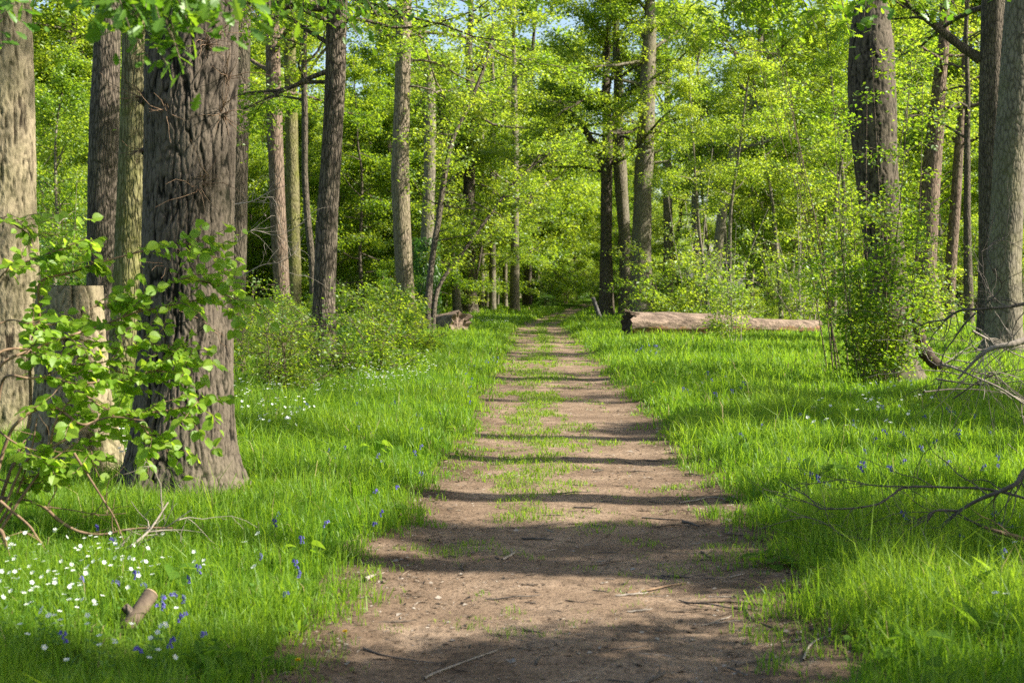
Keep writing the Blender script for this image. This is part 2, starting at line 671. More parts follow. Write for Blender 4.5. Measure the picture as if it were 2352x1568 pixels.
# ------------------------------------------------------------------ ground and path
def build_ground():
    ys = np.concatenate([np.arange(-12, 30, .3), np.arange(30, 80, .8), np.linspace(80, 900, 60)])
    xs = np.concatenate([-np.geomspace(700, 12, 36), np.arange(-11.7, 12, .3), np.geomspace(12, 700, 36)])
    X, Y = np.meshgrid(xs, ys)
    Z = hgt(X, Y)
    V = np.stack([X, Y, Z], -1).reshape(-1, 3)
    nx, ny = len(xs), len(ys)
    i = np.arange(ny - 1)[:, None] * nx
    j = np.arange(nx - 1)[None]
    Fq = np.stack([i + j, i + j + 1, i + nx + j + 1, i + nx + j], -1).reshape(-1, 4)
    mb = MB()
    mb.add(V, Fq)
    return tag(obj('ground', mb.mesh('ground', M['ground'], True)), 'green woodland floor under the trees', kind='structure')


build_ground()


def build_path():
    ys = np.concatenate([np.arange(1, 24, .05), np.arange(24, 60, .15), np.arange(60, 135, .5)])
    ts = np.linspace(-1, 1, 61)
    Yg, Tg = np.meshgrid(ys, ts, indexing='ij')
    wob = 1.22 + .16 * (fbm(np.c_[ys * .9, np.zeros(len(ys))], 21) - .5)
    wob2 = 1.22 + .16 * (fbm(np.c_[ys * .9, np.ones(len(ys)) * 9], 31) - .5)
    wd = np.where(Tg < 0, wob[:, None], wob2[:, None])
    X = pathc(Yg) + Tg * pathh(Yg) * wd
    p = np.c_[X.ravel(), Yg.ravel()]
    bumpy = ((fbm(p * 5, 41, 4) - .5) * .022 + (fbm(p * 22, 47, 2) - .5) * .008).reshape(X.shape)
    edge = np.clip((1 - np.abs(Tg)) / .12, 0, 1)
    Z = hgt(X, Yg) + bumpy * edge + .006 + .012 * edge
    V = np.stack([X, Yg, Z], -1).reshape(-1, 3)
    n = len(ts)
    i = np.arange(len(ys) - 1)[:, None] * n
    j = np.arange(n - 1)[None]
    Fq = np.stack([i + j, i + j + 1, i + n + j + 1, i + n + j], -1).reshape(-1, 4)
    mb = MB()
    mb.add(V, Fq)
    me = mb.mesh('path', M['path'], True)
    a = me.attributes.new('edge', 'FLOAT', 'POINT')
    a.data.foreach_set('value', np.abs(Tg).ravel().astype(np.float32))
    return tag(obj('path', me), 'bare brown earth path running into the wood', kind='structure')


build_path()

# ------------------------------------------------------------------ grass
def blades(mb, P, h, wd, tint, lean, seg2=True):
    n = len(P)
    a = rng.uniform(0, 2 * math.pi, n)
    b = rng.uniform(0, 2 * math.pi, n)
    side = np.c_[np.cos(a), np.sin(a), np.zeros(n)] * wd[:, None] * .5
    ld = np.c_[np.cos(b), np.sin(b), np.zeros(n)]
    mid = P + ld * (lean * h * .28)[:, None] + np.c_[np.zeros(n), np.zeros(n), h * .58]
    tip = P + ld * (lean * h)[:, None] + np.c_[np.zeros(n), np.zeros(n), h * (1 - .35 * lean)]
    V = np.stack([P - side, P + side, mid + side * .85, mid - side * .85, tip], 1).reshape(-1, 3)
    o = np.arange(n)[:, None] * 5
    mb.add(V, o + np.array([[0, 1, 2, 3]]), tint)
    # the tips re-use the vertices just added
    f = (o + np.array([[3, 2, 4]])) + mb.n - len(V)
    mb.f.append(f)
    mb.t.append(np.where(np.asarray(tint) > .95, 1, np.clip(np.asarray(tint) + .1, 0, .88)))
    mb.m.append(np.zeros(n, np.int32))


def path_grass_prob(x, y):
    """0..1: chance that a blade grows inside the path"""
    s = (x - pathc(y)) / pathh(y)
    p = np.c_[x, y]
    patch = fbm(p * np.array([2.4, 1.5]), 61, 3)
    fine = fbm(p * 6.5, 67, 2)
    near = np.clip((y - 8.5) / 5, 0, 1)
    far = np.clip((y - 24) / 14, 0, 1)
    lefty = np.exp(-((s + .35) / .38) ** 2)
    mid = np.exp(-(s / .24) ** 2)
    k = .10 + near * (1 - far) * .55 * lefty + far * (.44 * mid + .13) + .35 * np.clip(np.abs(s) - .7, 0, 1)
    k = np.where(y < 8.5, .09 + .16 * np.clip(-s - .1, 0, 1), k)
    v = np.clip((patch * .7 + fine * .5 - .78 + k * .62) * 7, 0, 1)
    return v


BASES = [(pxx_, yy_, rr_) for pxx_, yy_, rr_ in [((425 - 1176) * 10.9 / F, 10.9, .62), ((10 - 1176) * 15.4 / F, 15.4, .6), ((180 - 1176) * 11.9 / F, 11.9, .55), ((2050 - 1176) * 24 / F, 24, .8), ((2310 - 1176) * 32.7 / F, 32.7, .8), ((742 - 1176) * 25.7 / F, 25.7, .5), ((287 - 1176) * 24.6 / F, 24.6, .6)]]


def build_grass():
    bands = [(3.6, 6, 2900), (6, 8, 2500), (8, 11, 1800), (11, 15, 1200), (15, 20, 760), (20, 28, 430), (28, 40, 240), (40, 60, 120), (60, 95, 55)]
    mb, mp = MB(), MB()
    for d0, d1, den in bands:
        hw = d1 * .40 + 2
        n = int((d1 - d0) * 2 * hw * den)
        x = rng.uniform(-hw, hw, n)
        y = rng.uniform(d0, d1, n)
        s = (x - pathc(y)) / pathh(y)
        e = np.abs(s) + (fbm(np.c_[x, y] * 2.6, 71) - .5) * .75 + (fbm(np.c_[x, y] * 9, 73, 2) - .5) * .4
        tuft = vnoise(np.c_[x, y] * 5.5, 77)
        out = (e > .9) & ((rng.uniform(size=n) < np.clip((e - .87) * 3.2, .12, 1)) & (tuft > .18 - .3 * (e - .9)))
        x, y, e = x[out], y[out], e[out]
        n = len(x)
        z = hgt(x, y)
        cl = fbm(np.c_[x, y] * .9, 81, 3)
        cf = vnoise(np.c_[x, y] * 4.5, 83)
        off = np.clip((e - .9) / .42, 0, 1)
        h = (.045 + .205 * off) * (.15 + .95 * cl + .75 * cf) * rng.uniform(.55, 1.25, n)
        h *= np.where((x < -.8) & (y < 9), .74, 1.0) * np.where((x > 1) & (y < 9), .92, 1.0)
        h *= 1 - .9 * np.exp(-(((x + 1.72) / .34) ** 2 + ((y - 6.1) / .7) ** 2))
        for bx_, by_, br_ in BASES:
            h *= 1 - .72 * np.exp(-((x - bx_) ** 2 + (y + br_ * .5 - by_) ** 2) / (br_ * 1.35) ** 2)
        D = np.maximum(y, 3)
        wd = np.maximum(.0055, D * .00066) * rng.uniform(.6, 1.35, n)
        tall = rng.uniform(size=n) < .03
        h = np.where(tall & (off > .8), h * 1.7, h)
        tint = np.clip(.08 + .55 * (cl - .2) + .25 * cf + rng.normal(0, .16, n), 0, 1)
        lean = np.clip(rng.gamma(2.2, .26, n), .05, 1.25)
        tint = np.where(rng.uniform(size=n) < .013, 1.0, np.minimum(tint, .86))
        blades(mb, np.c_[x, y, z], h, wd, tint, lean)
    for d0, d1, den in [(4, 7, 1500), (7, 10, 1700), (10, 15, 1600), (15, 22, 1000), (22, 32, 600), (32, 50, 340), (50, 80, 150)]:
        n = int((d1 - d0) * 2.6 * den)
        y = rng.uniform(d0, d1, n)
        x = pathc(y) + rng.uniform(-1.15, 1.15, n) * pathh(y)
        pr = path_grass_prob(x, y)
        k = rng.uniform(size=n) < pr * .9
        x, y, pr = x[k], y[k], pr[k]
        n = len(x)
        h = (.016 + .03 * pr) * rng.uniform(.5, 1.5, n)
        wd = np.maximum(.0035, y * .00055) * rng.uniform(.6, 1.3, n)
        blades(mp, np.c_[x, y, hgt(x, y) + .012], h, wd, np.clip(rng.normal(.5, .2, n), 0, 1), np.clip(rng.gamma(2.5, .28, n), .1, 1.3))
    tag(obj('grass', mb.mesh('grass', M['grass'])), 'bright spring grass on both verges of the path', 'grass', kind='stuff')
    tag(obj('path_grass', mp.mesh('path_grass', M['grass'])), 'short thin grass patches growing in the bare path', 'grass', kind='stuff')


build_grass()

# ------------------------------------------------------------------ trees
def branch_path(p0, d0, L, n=6, wob=.18, lift=.0):
    pts = [np.array(p0, float)]
    d = np.array(d0, float)
    d /= np.linalg.norm(d)
    for i in range(n - 1):
        d = d + rng.normal(0, wob, 3) + np.array([0, 0, lift])
        d /= np.linalg.norm(d)
        pts.append(pts[-1] + d * L / (n - 1))
    return np.array(pts)


def grow_limb(wood, leafC, p0, d0, L, r0, nsub=6, leaves=60, sig=.16, lift=-.02, sub_len=.42, seg=6, start=.25, twigs=True, wob=.17):
    """one limb with side twigs; leaf centres are appended to leafC"""
    P = branch_path(p0, d0, L, 7, wob, lift)
    rr = np.linspace(r0, r0 * .18, 7)
    add_tube(wood, P, rr, seg)
    ends = []
    for k in range(nsub):
        t = start + (1 - start) * (k + rng.uniform(0, 1)) / nsub
        q = t * 6
        i = min(int(q), 5)
        p = P[i] + (P[i + 1] - P[i]) * (q - i)
        dd = P[i + 1] - P[i]
        dd /= np.linalg.norm(dd)
        sd_ = np.cross(dd, [0, 0, 1.0])
        sd_ = sd_ / (np.linalg.norm(sd_) + 1e-6)
        ang = rng.uniform(.5, 1.2) * (1 if rng.uniform() < .5 else -1)
        nd = dd * math.cos(ang) + sd_ * math.sin(ang) + np.array([0, 0, rng.normal(0.02, .22)])
        l = L * sub_len * (1.15 - .6 * t) * rng.uniform(.7, 1.25)
        S = branch_path(p, nd, l, 5, .2, lift)
        if twigs:
            add_tube(wood, S, np.linspace(max(r0 * .34 * (1 - .5 * t), .004), .003, 5), max(3, seg - 2))
        ends.append(S)
    ends.append(P[3:])
    wts = np.array([np.linalg.norm(e[-1] - e[0]) for e in ends])
    cnt = np.maximum(1, (leaves * wts / wts.sum()).astype(int))
    for e, c in zip(ends, cnt):
        t = rng.beta(1.7, 1.0, c) * (len(e) - 1.001)
        i = t.astype(int)
        p = e[i] + (e[i + 1] - e[i]) * (t - i)[:, None]
        # sprays: leaves cluster on short shoots
        g = rng.normal(0, 1, (c, 3)) * np.array([sig, sig, sig * .55])
        leafC.append(p + g)


def crown_on(P, rad, wood, leafC, clear, top, n, Lmax, leaves, up=(.1, .9), prof=None, sig=.2, nsub=6, lift=-.02, seg=6, sides=None, twigs=True, az0=None):
    """limbs up a trunk polyline P between heights clear..top"""
    z = P[:, 2]
    a0 = rng.uniform(0, 6.28) if az0 is None else az0
    for i in range(n):
        t = (i + rng.uniform(.1, .9)) / n
        h = clear + (top - clear) * t
        p = np.array([np.interp(h, z, P[:, 0]), np.interp(h, z, P[:, 1]), h])
        r = np.interp(h, z, rad)
        a = a0 + i * 2.4 + rng.normal(0, .35)
        if sides is not None:
            a = rng.uniform(*sides)
        e = up[0] + (up[1] - up[0]) * t + rng.normal(0, .12)
        d = np.array([math.cos(a) * math.cos(e), math.sin(a) * math.cos(e), math.sin(e)])
        L = Lmax * ((1 - .75 * t ** 1.6) if prof is None else prof(t)) * rng.uniform(.75, 1.2)
        grow_limb(wood, leafC, p, d, L, max(min(r * .5, .02 + L * .016), .012), nsub, leaves, sig, lift, seg=seg, twigs=twigs)


def make_proto(name, label, cat, Ht, r0, clear, nl, Lmax, leaves, lsize, up, bark, leafm, sig=.22, wob=.06, prof=None, lift=-.02, nsub=6, stems=1, flat=.6, group=None, seg=10):
    wood, LC = MB(), []
    for s in range(stems):
        a = s * 2.4 + rng.uniform(0, 1)
        off = np.array([math.cos(a), math.sin(a), 0]) * (0 if stems == 1 else rng.uniform(.03, .2))
        tilt = np.array([math.cos(a), math.sin(a), 0]) * (rng.normal(0, .04) if stems == 1 else rng.uniform(.12, .4))
        hh = Ht * (1 if s == 0 else rng.uniform(.6, .95))
        n = 11
        P = [off + np.array([0, 0, -.15])]
        d = np.array([0, 0, 1.0]) + tilt
        for k in range(n - 1):
            d = d + np.array([rng.normal(0, wob), rng.normal(0, wob), .02])
            P.append(P[-1] + d / np.linalg.norm(d) * (hh + .15) / (n - 1))
        P = np.array(P)
        t = np.linspace(0, 1, n)
        rad = r0 * (1 - .82 * t)
        rad[0] *= 1.3
        Ps = smooth_path(P, 26)
        rs = np.interp(np.linspace(0, 1, 26), t, rad) * (1 + .05 * rng.normal(size=26))
        add_tube(wood, Ps, rs, seg if stems == 1 else 6)
        crown_on(Ps, rs, wood, LC, clear * hh / Ht, Ps[-1][2] * .98, nl if stems == 1 else max(3, nl // stems), Lmax, leaves, up, prof, sig, nsub, lift, seg=5)
    root = thing(name, label, cat, (0, 0, -500), group)
    obj('trunk', wood.mesh('trunk', bark, True), root)
    lf = MB()
    C = np.concatenate(LC)
    scatter_leaves(lf, C, lsize, flat=flat)
    obj('crown', lf.mesh('crown', leafm), root)
    return root


def trunk_rings(P, r, seg, fine, seed, crack, flare, zb, lobes=5, burr=None):
    """rings of a trunk with real bark relief; P, r are resampled rows"""
    n = len(P)
    a = np.linspace(0, 2 * math.pi, seg, endpoint=False)
    ca, sa = np.cos(a), np.sin(a)
    zz = P[:, 2] - zb
    RR = r[:, None] * np.ones(seg)[None]
    lump = fbm(np.stack([np.tile(ca * 1.2, n), np.tile(sa * 1.2, n), np.repeat(zz * .8, seg)], -1), seed, 3).reshape(n, seg)
    RR = RR * (1 + (lump - .5) * .16)
    ph = rng.uniform(0, 6)
    RR = RR * (1 + flare * np.exp(-np.clip(zz, 0, 9) / .22)[:, None] * (1 + .7 * np.cos(a * lobes + ph) + .4 * np.cos(a * (lobes + 3) + 2 * ph))[None])
    if crack > 0:
        x = np.tile(ca, n) * np.repeat(r, seg)
        y = np.tile(sa, n) * np.repeat(r, seg)
        z = np.repeat(zz, seg)
        w1 = (fbm(np.stack([x * 9, y * 9, z * 3.2], -1), seed + 5, 3) - .5)
        w2 = (fbm(np.stack([x * 9, y * 9, z * 3.2], -1), seed + 15, 3) - .5)
        q = np.stack([(x + w1 * .09) * 24, (y + w2 * .09) * 24, z * 6.8 + w1 * 2.2], -1)
        f1, f2 = worley(q, seed)
        e = np.clip((f2 - f1) / .19, 0, 1)
        plate = e * e * (3 - 2 * e)
        # long wandering vertical fissures cut deeper than the short cross cracks
        rn = fbm(np.stack([(x + w1 * .05) * 17, (y + w2 * .05) * 17, z * 2.1 + w2 * .5], -1), seed + 40, 2) - .5
        fs = np.clip(np.abs(rn) / .055, 0, 1)
        fs = fs * fs * (3 - 2 * fs)
        plate = fs * (.42 + .58 * plate)
        rough = fbm(np.stack([x * 60, y * 60, z * 34], -1), seed + 25, 3) - .5
        relief = (.95 * plate - .12 + .75 * rough + .12 * w1 * 2).reshape(n, seg)
        RR = RR + (crack * (plate - .75) * (.6 + .8 * vnoise(np.stack([x * 5, y * 5, z * 1.5], -1), seed + 60)) + crack * .7 * rough).reshape(n, seg)
    V = np.stack([P[:, 0:1] + RR * ca[None], P[:, 1:2] + RR * sa[None], np.repeat(P[:, 2:3], seg, 1)], -1).reshape(-1, 3)
    i = np.arange(n - 1)[:, None] * seg
    j = np.arange(seg)[None]
    j2 = (j + 1) % seg
    Fq = np.stack([i + j, i + j2, i + seg + j2, i + seg + j], -1).reshape(-1, 4)
    tint = None
    if crack > 0:
        tint = np.clip(relief.ravel()[Fq].mean(1), 0, 1)
    return V, Fq, tint


def main_tree(label, D, rows, Ht, bark, leafm, name='tree', cat='tree', clear=8.0, nl=12, Lmax=4.5, leaves=420, lsize=.13, limbs=(), seg=None, crack=0.0, flare=.26, group=None, low=(), up=(.1, .9), nsub=6, crown=True, baseD=None):
    """rows: (py, x_left, x_right) in photo pixels at distance D"""
    rows = sorted(rows, key=lambda r: -r[0])
    C = np.array([at((l + r_) / 2, y, D) for y, l, r_ in rows])
    rad = np.array([(r_ - l) / 2 / F * D for y, l, r_ in rows])
    zb = H1(C[0][0], D)
    base = np.array([C[0][0], D, zb])
    # down to the ground and up to the top
    C = np.vstack([[C[0][0], D, min(zb - .12, C[0][2] - .05)], C])
    rad = np.r_[rad[0] * 1.02, rad]
    top = C[-1]
    dx = (C[-1] - C[max(1, len(C) - 3)])
    sl_ = np.clip(dx[0] / max(dx[2], .1), -.12, .12)
    if Ht > top[2] + .3:
        for k in range(1, 6):
            t = k / 5
            z = top[2] + (Ht - top[2]) * t
            C = np.vstack([C, [top[0] + sl_ * (z - top[2]) * (1 - .5 * t) + rng.normal(0, .06), D + rng.normal(0, .1), z]])
            rad = np.r_[rad, rad[len(rows)] * (1 - .78 * t)]
    # rows in depth: trunks are not flat, let them lean a little to and fro
    C[:, 1] += .10 * np.sin(C[:, 2] * .45 + D)
    C -= base
    step = (.011 if D < 13 else .02) if crack > 0 else .14
    vis = at(1176, -60, D)[2]
    za = np.concatenate([np.arange(C[0, 2], min(vis, C[-1, 2]), step), np.arange(min(vis, C[-1, 2]), C[-1, 2], .3), [C[-1, 2]]])
    P = np.stack([np.interp(za, C[:, 2], C[:, 0]), np.interp(za, C[:, 2], C[:, 1]), za], -1)
    r = np.interp(za, C[:, 2], rad)
    k = max(1, int(.35 / step))
    ker = np.ones(2 * k + 1) / (2 * k + 1)
    for c in (0, 1):
        P[:, c] = np.convolve(np.pad(P[:, c], k, mode='edge'), ker, 'valid')
    r = np.convolve(np.pad(r, k, mode='edge'), ker, 'valid')
    V, Fq, tint = trunk_rings(P, r, seg or (150 if crack > 0 else 30), crack > 0, int(D * 7) % 97, crack, flare, 0.0)
    root = thing(name, label, cat, base, group)
    wood, LC = MB(), []
    wood.add(V, Fq, tint)
    for pts, r0 in limbs:
        Q = np.array([at(a, b, D + (c[0] if c else 0)) for a, b, *c in pts]) - base
        S = smooth_path(Q, 4 * len(Q))
        add_tube(wood, S, np.linspace(r0, r0 * .3, len(S)) * (1 + .08 * rng.normal(size=len(S))), 8)
        L = np.linalg.norm(np.diff(S, axis=0), axis=1).sum()
        for q in range(3):
            i = rng.integers(len(S) // 2, len(S) - 1)
            d = S[i + 1] - S[i] + rng.normal(0, .25, 3) * np.linalg.norm(S[i + 1] - S[i])
            grow_limb(wood, LC, S[i], d, L * rng.uniform(.3, .6), r0 * .35, 4, int(leaves * .4), .18)
    for (h, sides, L, lv) in low:
        p = np.array([np.interp(h - zb, P[:, 2], P[:, 0]), np.interp(h - zb, P[:, 2], P[:, 1]), h - zb])
        a = R(sides)
        grow_limb(wood, LC, p, np.array([math.cos(a), math.sin(a), .2]), L, .014 + L * .008, 9, lv, .24, -.03, wob=.28)
    if crown:
        crown_on(P, r, wood, LC, clear - zb, Ht - zb, nl, Lmax, leaves, up, None, .28, nsub)
    obj('trunk', wood.mesh('trunk', bark, True), root)
    if LC:
        lf = MB()
        scatter_leaves(lf, np.concatenate(LC), lsize)
        obj('crown', lf.mesh('crown', leafm), root)
    return root, base


OAKW = dict(crack=.015, flare=.14)
big_oak, BO = main_tree('massive oak with deeply furrowed bark at the left of the path', 10.9,
    [(-60, 342, 545), (60, 340, 543), (200, 336, 540), (400, 336, 538), (600, 332, 534), (800, 326, 536), (950, 318, 538), (1050, 306, 545), (1110, 292, 552), (1155, 268, 560)],
    17, M['oak_bark'], M['leaf_canopy'], name='oak_tree', clear=6.5, nl=11, Lmax=4.0, leaves=300, seg=330, **OAKW)
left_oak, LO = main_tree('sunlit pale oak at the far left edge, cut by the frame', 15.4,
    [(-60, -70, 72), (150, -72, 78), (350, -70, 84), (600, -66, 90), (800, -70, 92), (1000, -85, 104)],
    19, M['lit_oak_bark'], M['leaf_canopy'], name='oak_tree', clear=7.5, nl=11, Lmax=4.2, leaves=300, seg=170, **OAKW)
main_tree('dark grey trunk behind the tall cut stump, leftmost of the close pair', 27.6, [(-40, 226, 282), (100, 219, 278), (300, 209, 276), (600, 200, 267), (850, 192, 272)], 20, M['dark_bark'], M['leaf_canopy'], clear=9, seg=60)
main_tree('mossy yellow-green trunk between the cut stump and the massive oak', 24.6, [(-40, 282, 338), (100, 278, 336), (300, 272, 336), (600, 261, 331), (800, 252, 324), (872, 244, 330)], 19, M['moss_bark'], M['leaf_canopy'], clear=9, seg=110, crack=.010)
main_tree('dim trunk half hidden behind the right edge of the massive oak', 32, [(-40, 526, 580), (100, 524, 576), (300, 521, 571), (700, 514, 562), (824, 510, 566)], 19, M['dark_bark'], M['leaf_canopy'], clear=8)
main_tree('reddish straight trunk deep in the left undergrowth, right of the massive oak', 58, [(100, 610, 642), (250, 613, 648), (500, 621, 657), (700, 630, 666), (748, 630, 668)], 19, M['red_bark'], M['leaf_canopy'], clear=8.5, nl=16, Lmax=5, leaves=1100, lsize=.135)
main_tree('greenish trunk close behind the reddish straight trunk', 65, [(100, 650, 678), (250, 655, 683), (500, 658, 689), (738, 660, 694)], 18, M['moss_bark'], M['leaf_canopy'], clear=9, nl=16, Lmax=5, leaves=1100, lsize=.135)
main_tree('thin curved dark trunk beside the knobbly trunk of the left verge', 50, [(150, 692, 706), (280, 693, 707), (400, 692, 706), (500, 697, 713), (600, 708, 724), (762, 714, 734)], 13, M['dark_bark'], M['leaf_yellow'], clear=8, nl=8, Lmax=2.5, leaves=200)
main_tree('knobbly straight trunk rising from the leafy bush on the left verge', 25.7, [(-40, 754, 800), (60, 750, 796), (200, 746, 793), (350, 737, 783), (500, 725, 774), (700, 717, 768), (862, 710, 774)], 18, M['dark_bark'], M['leaf_yellow'], clear=6.2, seg=90, crack=.010, flare=.10,
          limbs=[([(750, 165), (710, 180), (660, 205), (620, 222), (560, 250)], .05)], nl=12, Lmax=3.6, leaves=420, lsize=.085, low=[(5.3, 185, 3.2, 700), (5.9, 165, 3.6, 800), (6.3, 205, 3.8, 800), (6.6, 180, 3.0, 700), (6.2, -60, 2.6, 500), (6.4, 20, 3.2, 600), (6.0, 60, 2.5, 500), (6.9, 0, 3.6, 700), (6.8, -120, 2.5, 600)])
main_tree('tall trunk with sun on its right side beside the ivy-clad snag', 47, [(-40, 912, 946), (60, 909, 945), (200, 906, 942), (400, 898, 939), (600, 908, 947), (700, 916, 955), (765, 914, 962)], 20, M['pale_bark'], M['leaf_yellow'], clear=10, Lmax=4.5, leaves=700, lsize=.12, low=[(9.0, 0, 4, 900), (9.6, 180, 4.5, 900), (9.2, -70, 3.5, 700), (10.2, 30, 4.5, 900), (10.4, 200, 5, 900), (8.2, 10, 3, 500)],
          limbs=[([(925, 85), (980, 75), (1060, 85), (1110, 95), (1150, 125), (1200, 140)], .07)])
main_tree('bent pale snag trunk just right of the tall sun-sided trunk', 53, [(180, 972, 999), (300, 974, 1002), (400, 974, 1000), (600, 963, 995), (748, 962, 1000)], 9.8, M['grey_bark'], M['leaf_yellow'], clear=8, nl=4, Lmax=2.5, leaves=200,
          limbs=[([(975, 220), (962, 240), (945, 245)], .10)])
main_tree('stout dark trunk left of the path beyond the broken log end', 76, [(300, 1066, 1090), (550, 1062, 1092), (650, 1062, 1094), (728, 1058, 1100)], 20, M['dark_bark'], M['leaf_yellow'], clear=8, leaves=500, low=[(7, -30, 4, 300), (6, 160, 4, 260)])
for (x, wd_, D, lab) in [(1131, 15, 84, 'pale slim trunk standing with a low stub at its foot, left of the path'), (1107, 11, 89, 'short pale trunk between the stout dark trunk and the slim pale one'), (1160, 10, 96, 'thin grey trunk beyond the slim pale one'),
                         (1182, 20, 82, 'two-toned trunk nearest the far bend of the path on its left side'), (1216, 10, 104, 'dark trunk in the shade just left of the path bend')]:
    yb = 655 + F * CAMH / D
    main_tree(lab, D, [(300, x - wd_ * .4, x + wd_ * .45), (560, x - wd_ * .45, x + wd_ * .5), (yb, x - wd_ * .6, x + wd_ * .6)], 18, M['grey_bark'] if x != 1216 else M['dark_bark'], M['leaf_yellow'], clear=5.5, nl=12, Lmax=4, leaves=420, lsize=.16)
main_tree('dark upright trunk beside the leaning post right of the path', 71, [(380, 1380, 1407), (550, 1379, 1405), (640, 1377, 1408), (732, 1374, 1412)], 17, M['dark_bark'], M['leaf_yellow'], clear=7.0, nl=20, Lmax=5.5, leaves=1400, lsize=.14, low=[(8, 200, 5, 900), (9, 180, 6, 1200), (10, 225, 5, 1000), (11, 200, 6, 1200)],
          limbs=[([(1393, 395), (1372, 350), (1345, 300), (1318, 262), (1290, 240)], .22), ([(1385, 380), (1400, 300), (1440, 225), (1500, 170)], .14)])
main_tree('grey trunk touching the left side of the tall pale one behind the log', 73, [(380, 1408, 1440), (550, 1422, 1448), (640, 1422, 1450), (732, 1420, 1458)], 18, M['grey_bark'], M['leaf_yellow'], clear=8.5, nl=16, Lmax=4.2, leaves=1100, lsize=.14, low=[(9.5, 205, 4, 900)])
main_tree('tallest pale grey trunk with bare side branches behind the left end of the log', 70, [(130, 1472, 1506), (220, 1468, 1505), (300, 1464, 1503), (380, 1458, 1500), (450, 1456, 1496), (600, 1447, 1496), (700, 1446, 1499), (734, 1440, 1506)], 19, M['grey_bark'], M['leaf_yellow'], clear=11, nl=18, Lmax=5.5, leaves=1400, lsize=.14, seg=40,
          limbs=[([(1500, 352), (1530, 340), (1580, 325), (1640, 330), (1700, 352)], .08), ([(1500, 375), (1560, 368), (1620, 366)], .08), ([(1470, 275), (1462, 245), (1420, 235), (1380, 236)], .07),
                 ([(1495, 290), (1540, 312), (1600, 335), (1640, 352), (1700, 355), (1760, 390), (1830, 430)], .09), ([(1500, 190), (1540, 195), (1600, 215), (1680, 240), (1760, 280)], .08), ([(1490, 330), (1520, 285), (1580, 268), (1650, 270)], .08)])
main_tree('leaning slender trunk among the young trees behind the log', 57, [(130, 1730, 1748), (270, 1702, 1722), (350, 1672, 1694), (450, 1652, 1674), (560, 1640, 1662), (738, 1626, 1652)], 13, M['grey_bark'], M['leaf_yellow'], clear=6.5, nl=14, Lmax=4, leaves=700, lsize=.15)
main_tree('thin upright trunk left of the leaning slender one', 62, [(330, 1597, 1610), (480, 1588, 1604), (640, 1593, 1610), (740, 1592, 1614)], 12, M['grey_bark'], M['leaf_yellow'], clear=6, nl=9, Lmax=3, leaves=300)
main_tree('medium brown trunk behind the far right part of the log', 63, [(200, 1752, 1776), (300, 1752, 1780), (500, 1756, 1785), (738, 1758, 1794)], 17, M['red_bark'], M['leaf_yellow'], clear=7, nl=18, Lmax=5, leaves=1100, lsize=.135)
main_tree('flared pale trunk far back in the meadow right of the log', 78, [(400, 1828, 1846), (600, 1828, 1848), (690, 1826, 1856), (724, 1818, 1862)], 16, M['pale_bark'], M['leaf_yellow'], clear=6, nl=18, leaves=1100, Lmax=5, lsize=.14)
main_tree('slim pale trunk right behind the tallest grey trunk', 86, [(350, 1522, 1542), (550, 1524, 1546), (718, 1522, 1550)], 18, M['pale_bark'], M['leaf_yellow'], clear=8, nl=18, leaves=1300, Lmax=5.5, lsize=.14)
right_oak, RO = main_tree('large oak on the right with leafy sapling at its foot', 24, [(-60, 1985, 2030), (0, 1970, 2040), (60, 1957, 2050), (130, 1954, 2055), (250, 1954, 2062), (380, 1963, 2063), (500, 1978, 2071), (650, 1991, 2083), (780, 1990, 2092), (840, 1985, 2102), (892, 1968, 2125)],
    18, M['oak_bark'], M['leaf_canopy'], name='oak_tree', clear=7.5, nl=12, Lmax=4.2, leaves=380, seg=130, crack=.014, flare=.14)
main_tree('reddish flared trunk in the bright clearing right of the large oak', 57, [(180, 2142, 2172), (300, 2128, 2166), (450, 2110, 2158), (600, 2104, 2153), (690, 2098, 2160), (748, 2086, 2170)], 18, M['red_bark'], M['leaf_yellow'], clear=8, nl=12, leaves=420)
main_tree('thin tilted reddish trunk between the flared trunk and the right pair', 62, [(380, 2190, 2212), (500, 2182, 2206), (600, 2172, 2198), (740, 2164, 2190)], 15, M['red_bark'], M['leaf_yellow'], clear=7, nl=9, leaves=300)
main_tree('slim brown trunk just left of the dark trunk of the right pair', 55, [(300, 2216, 2230), (500, 2214, 2230), (752, 2212, 2236)], 14, M['dark_bark'], M['leaf_yellow'], clear=7, nl=8, leaves=260)
main_tree('dark left trunk of the pair at the right edge', 39, [(-60, 2256, 2310), (200, 2248, 2304), (400, 2248, 2302), (600, 2251, 2302), (796, 2246, 2306)], 20, M['dark_bark'], M['leaf_canopy'], clear=9, seg=70,
          limbs=[([(2252, 135), (2215, 112), (2160, 70), (2110, 30), (2060, -5)], .16)])
main_tree('broad right trunk of the pair at the right edge', 32.7, [(-60, 2312, 2380), (200, 2294, 2370), (400, 2281, 2354), (600, 2270, 2346), (780, 2266, 2352), (826, 2252, 2368)], 20, M['grey_bark'], M['leaf_canopy'], clear=9, seg=90, crack=.008)


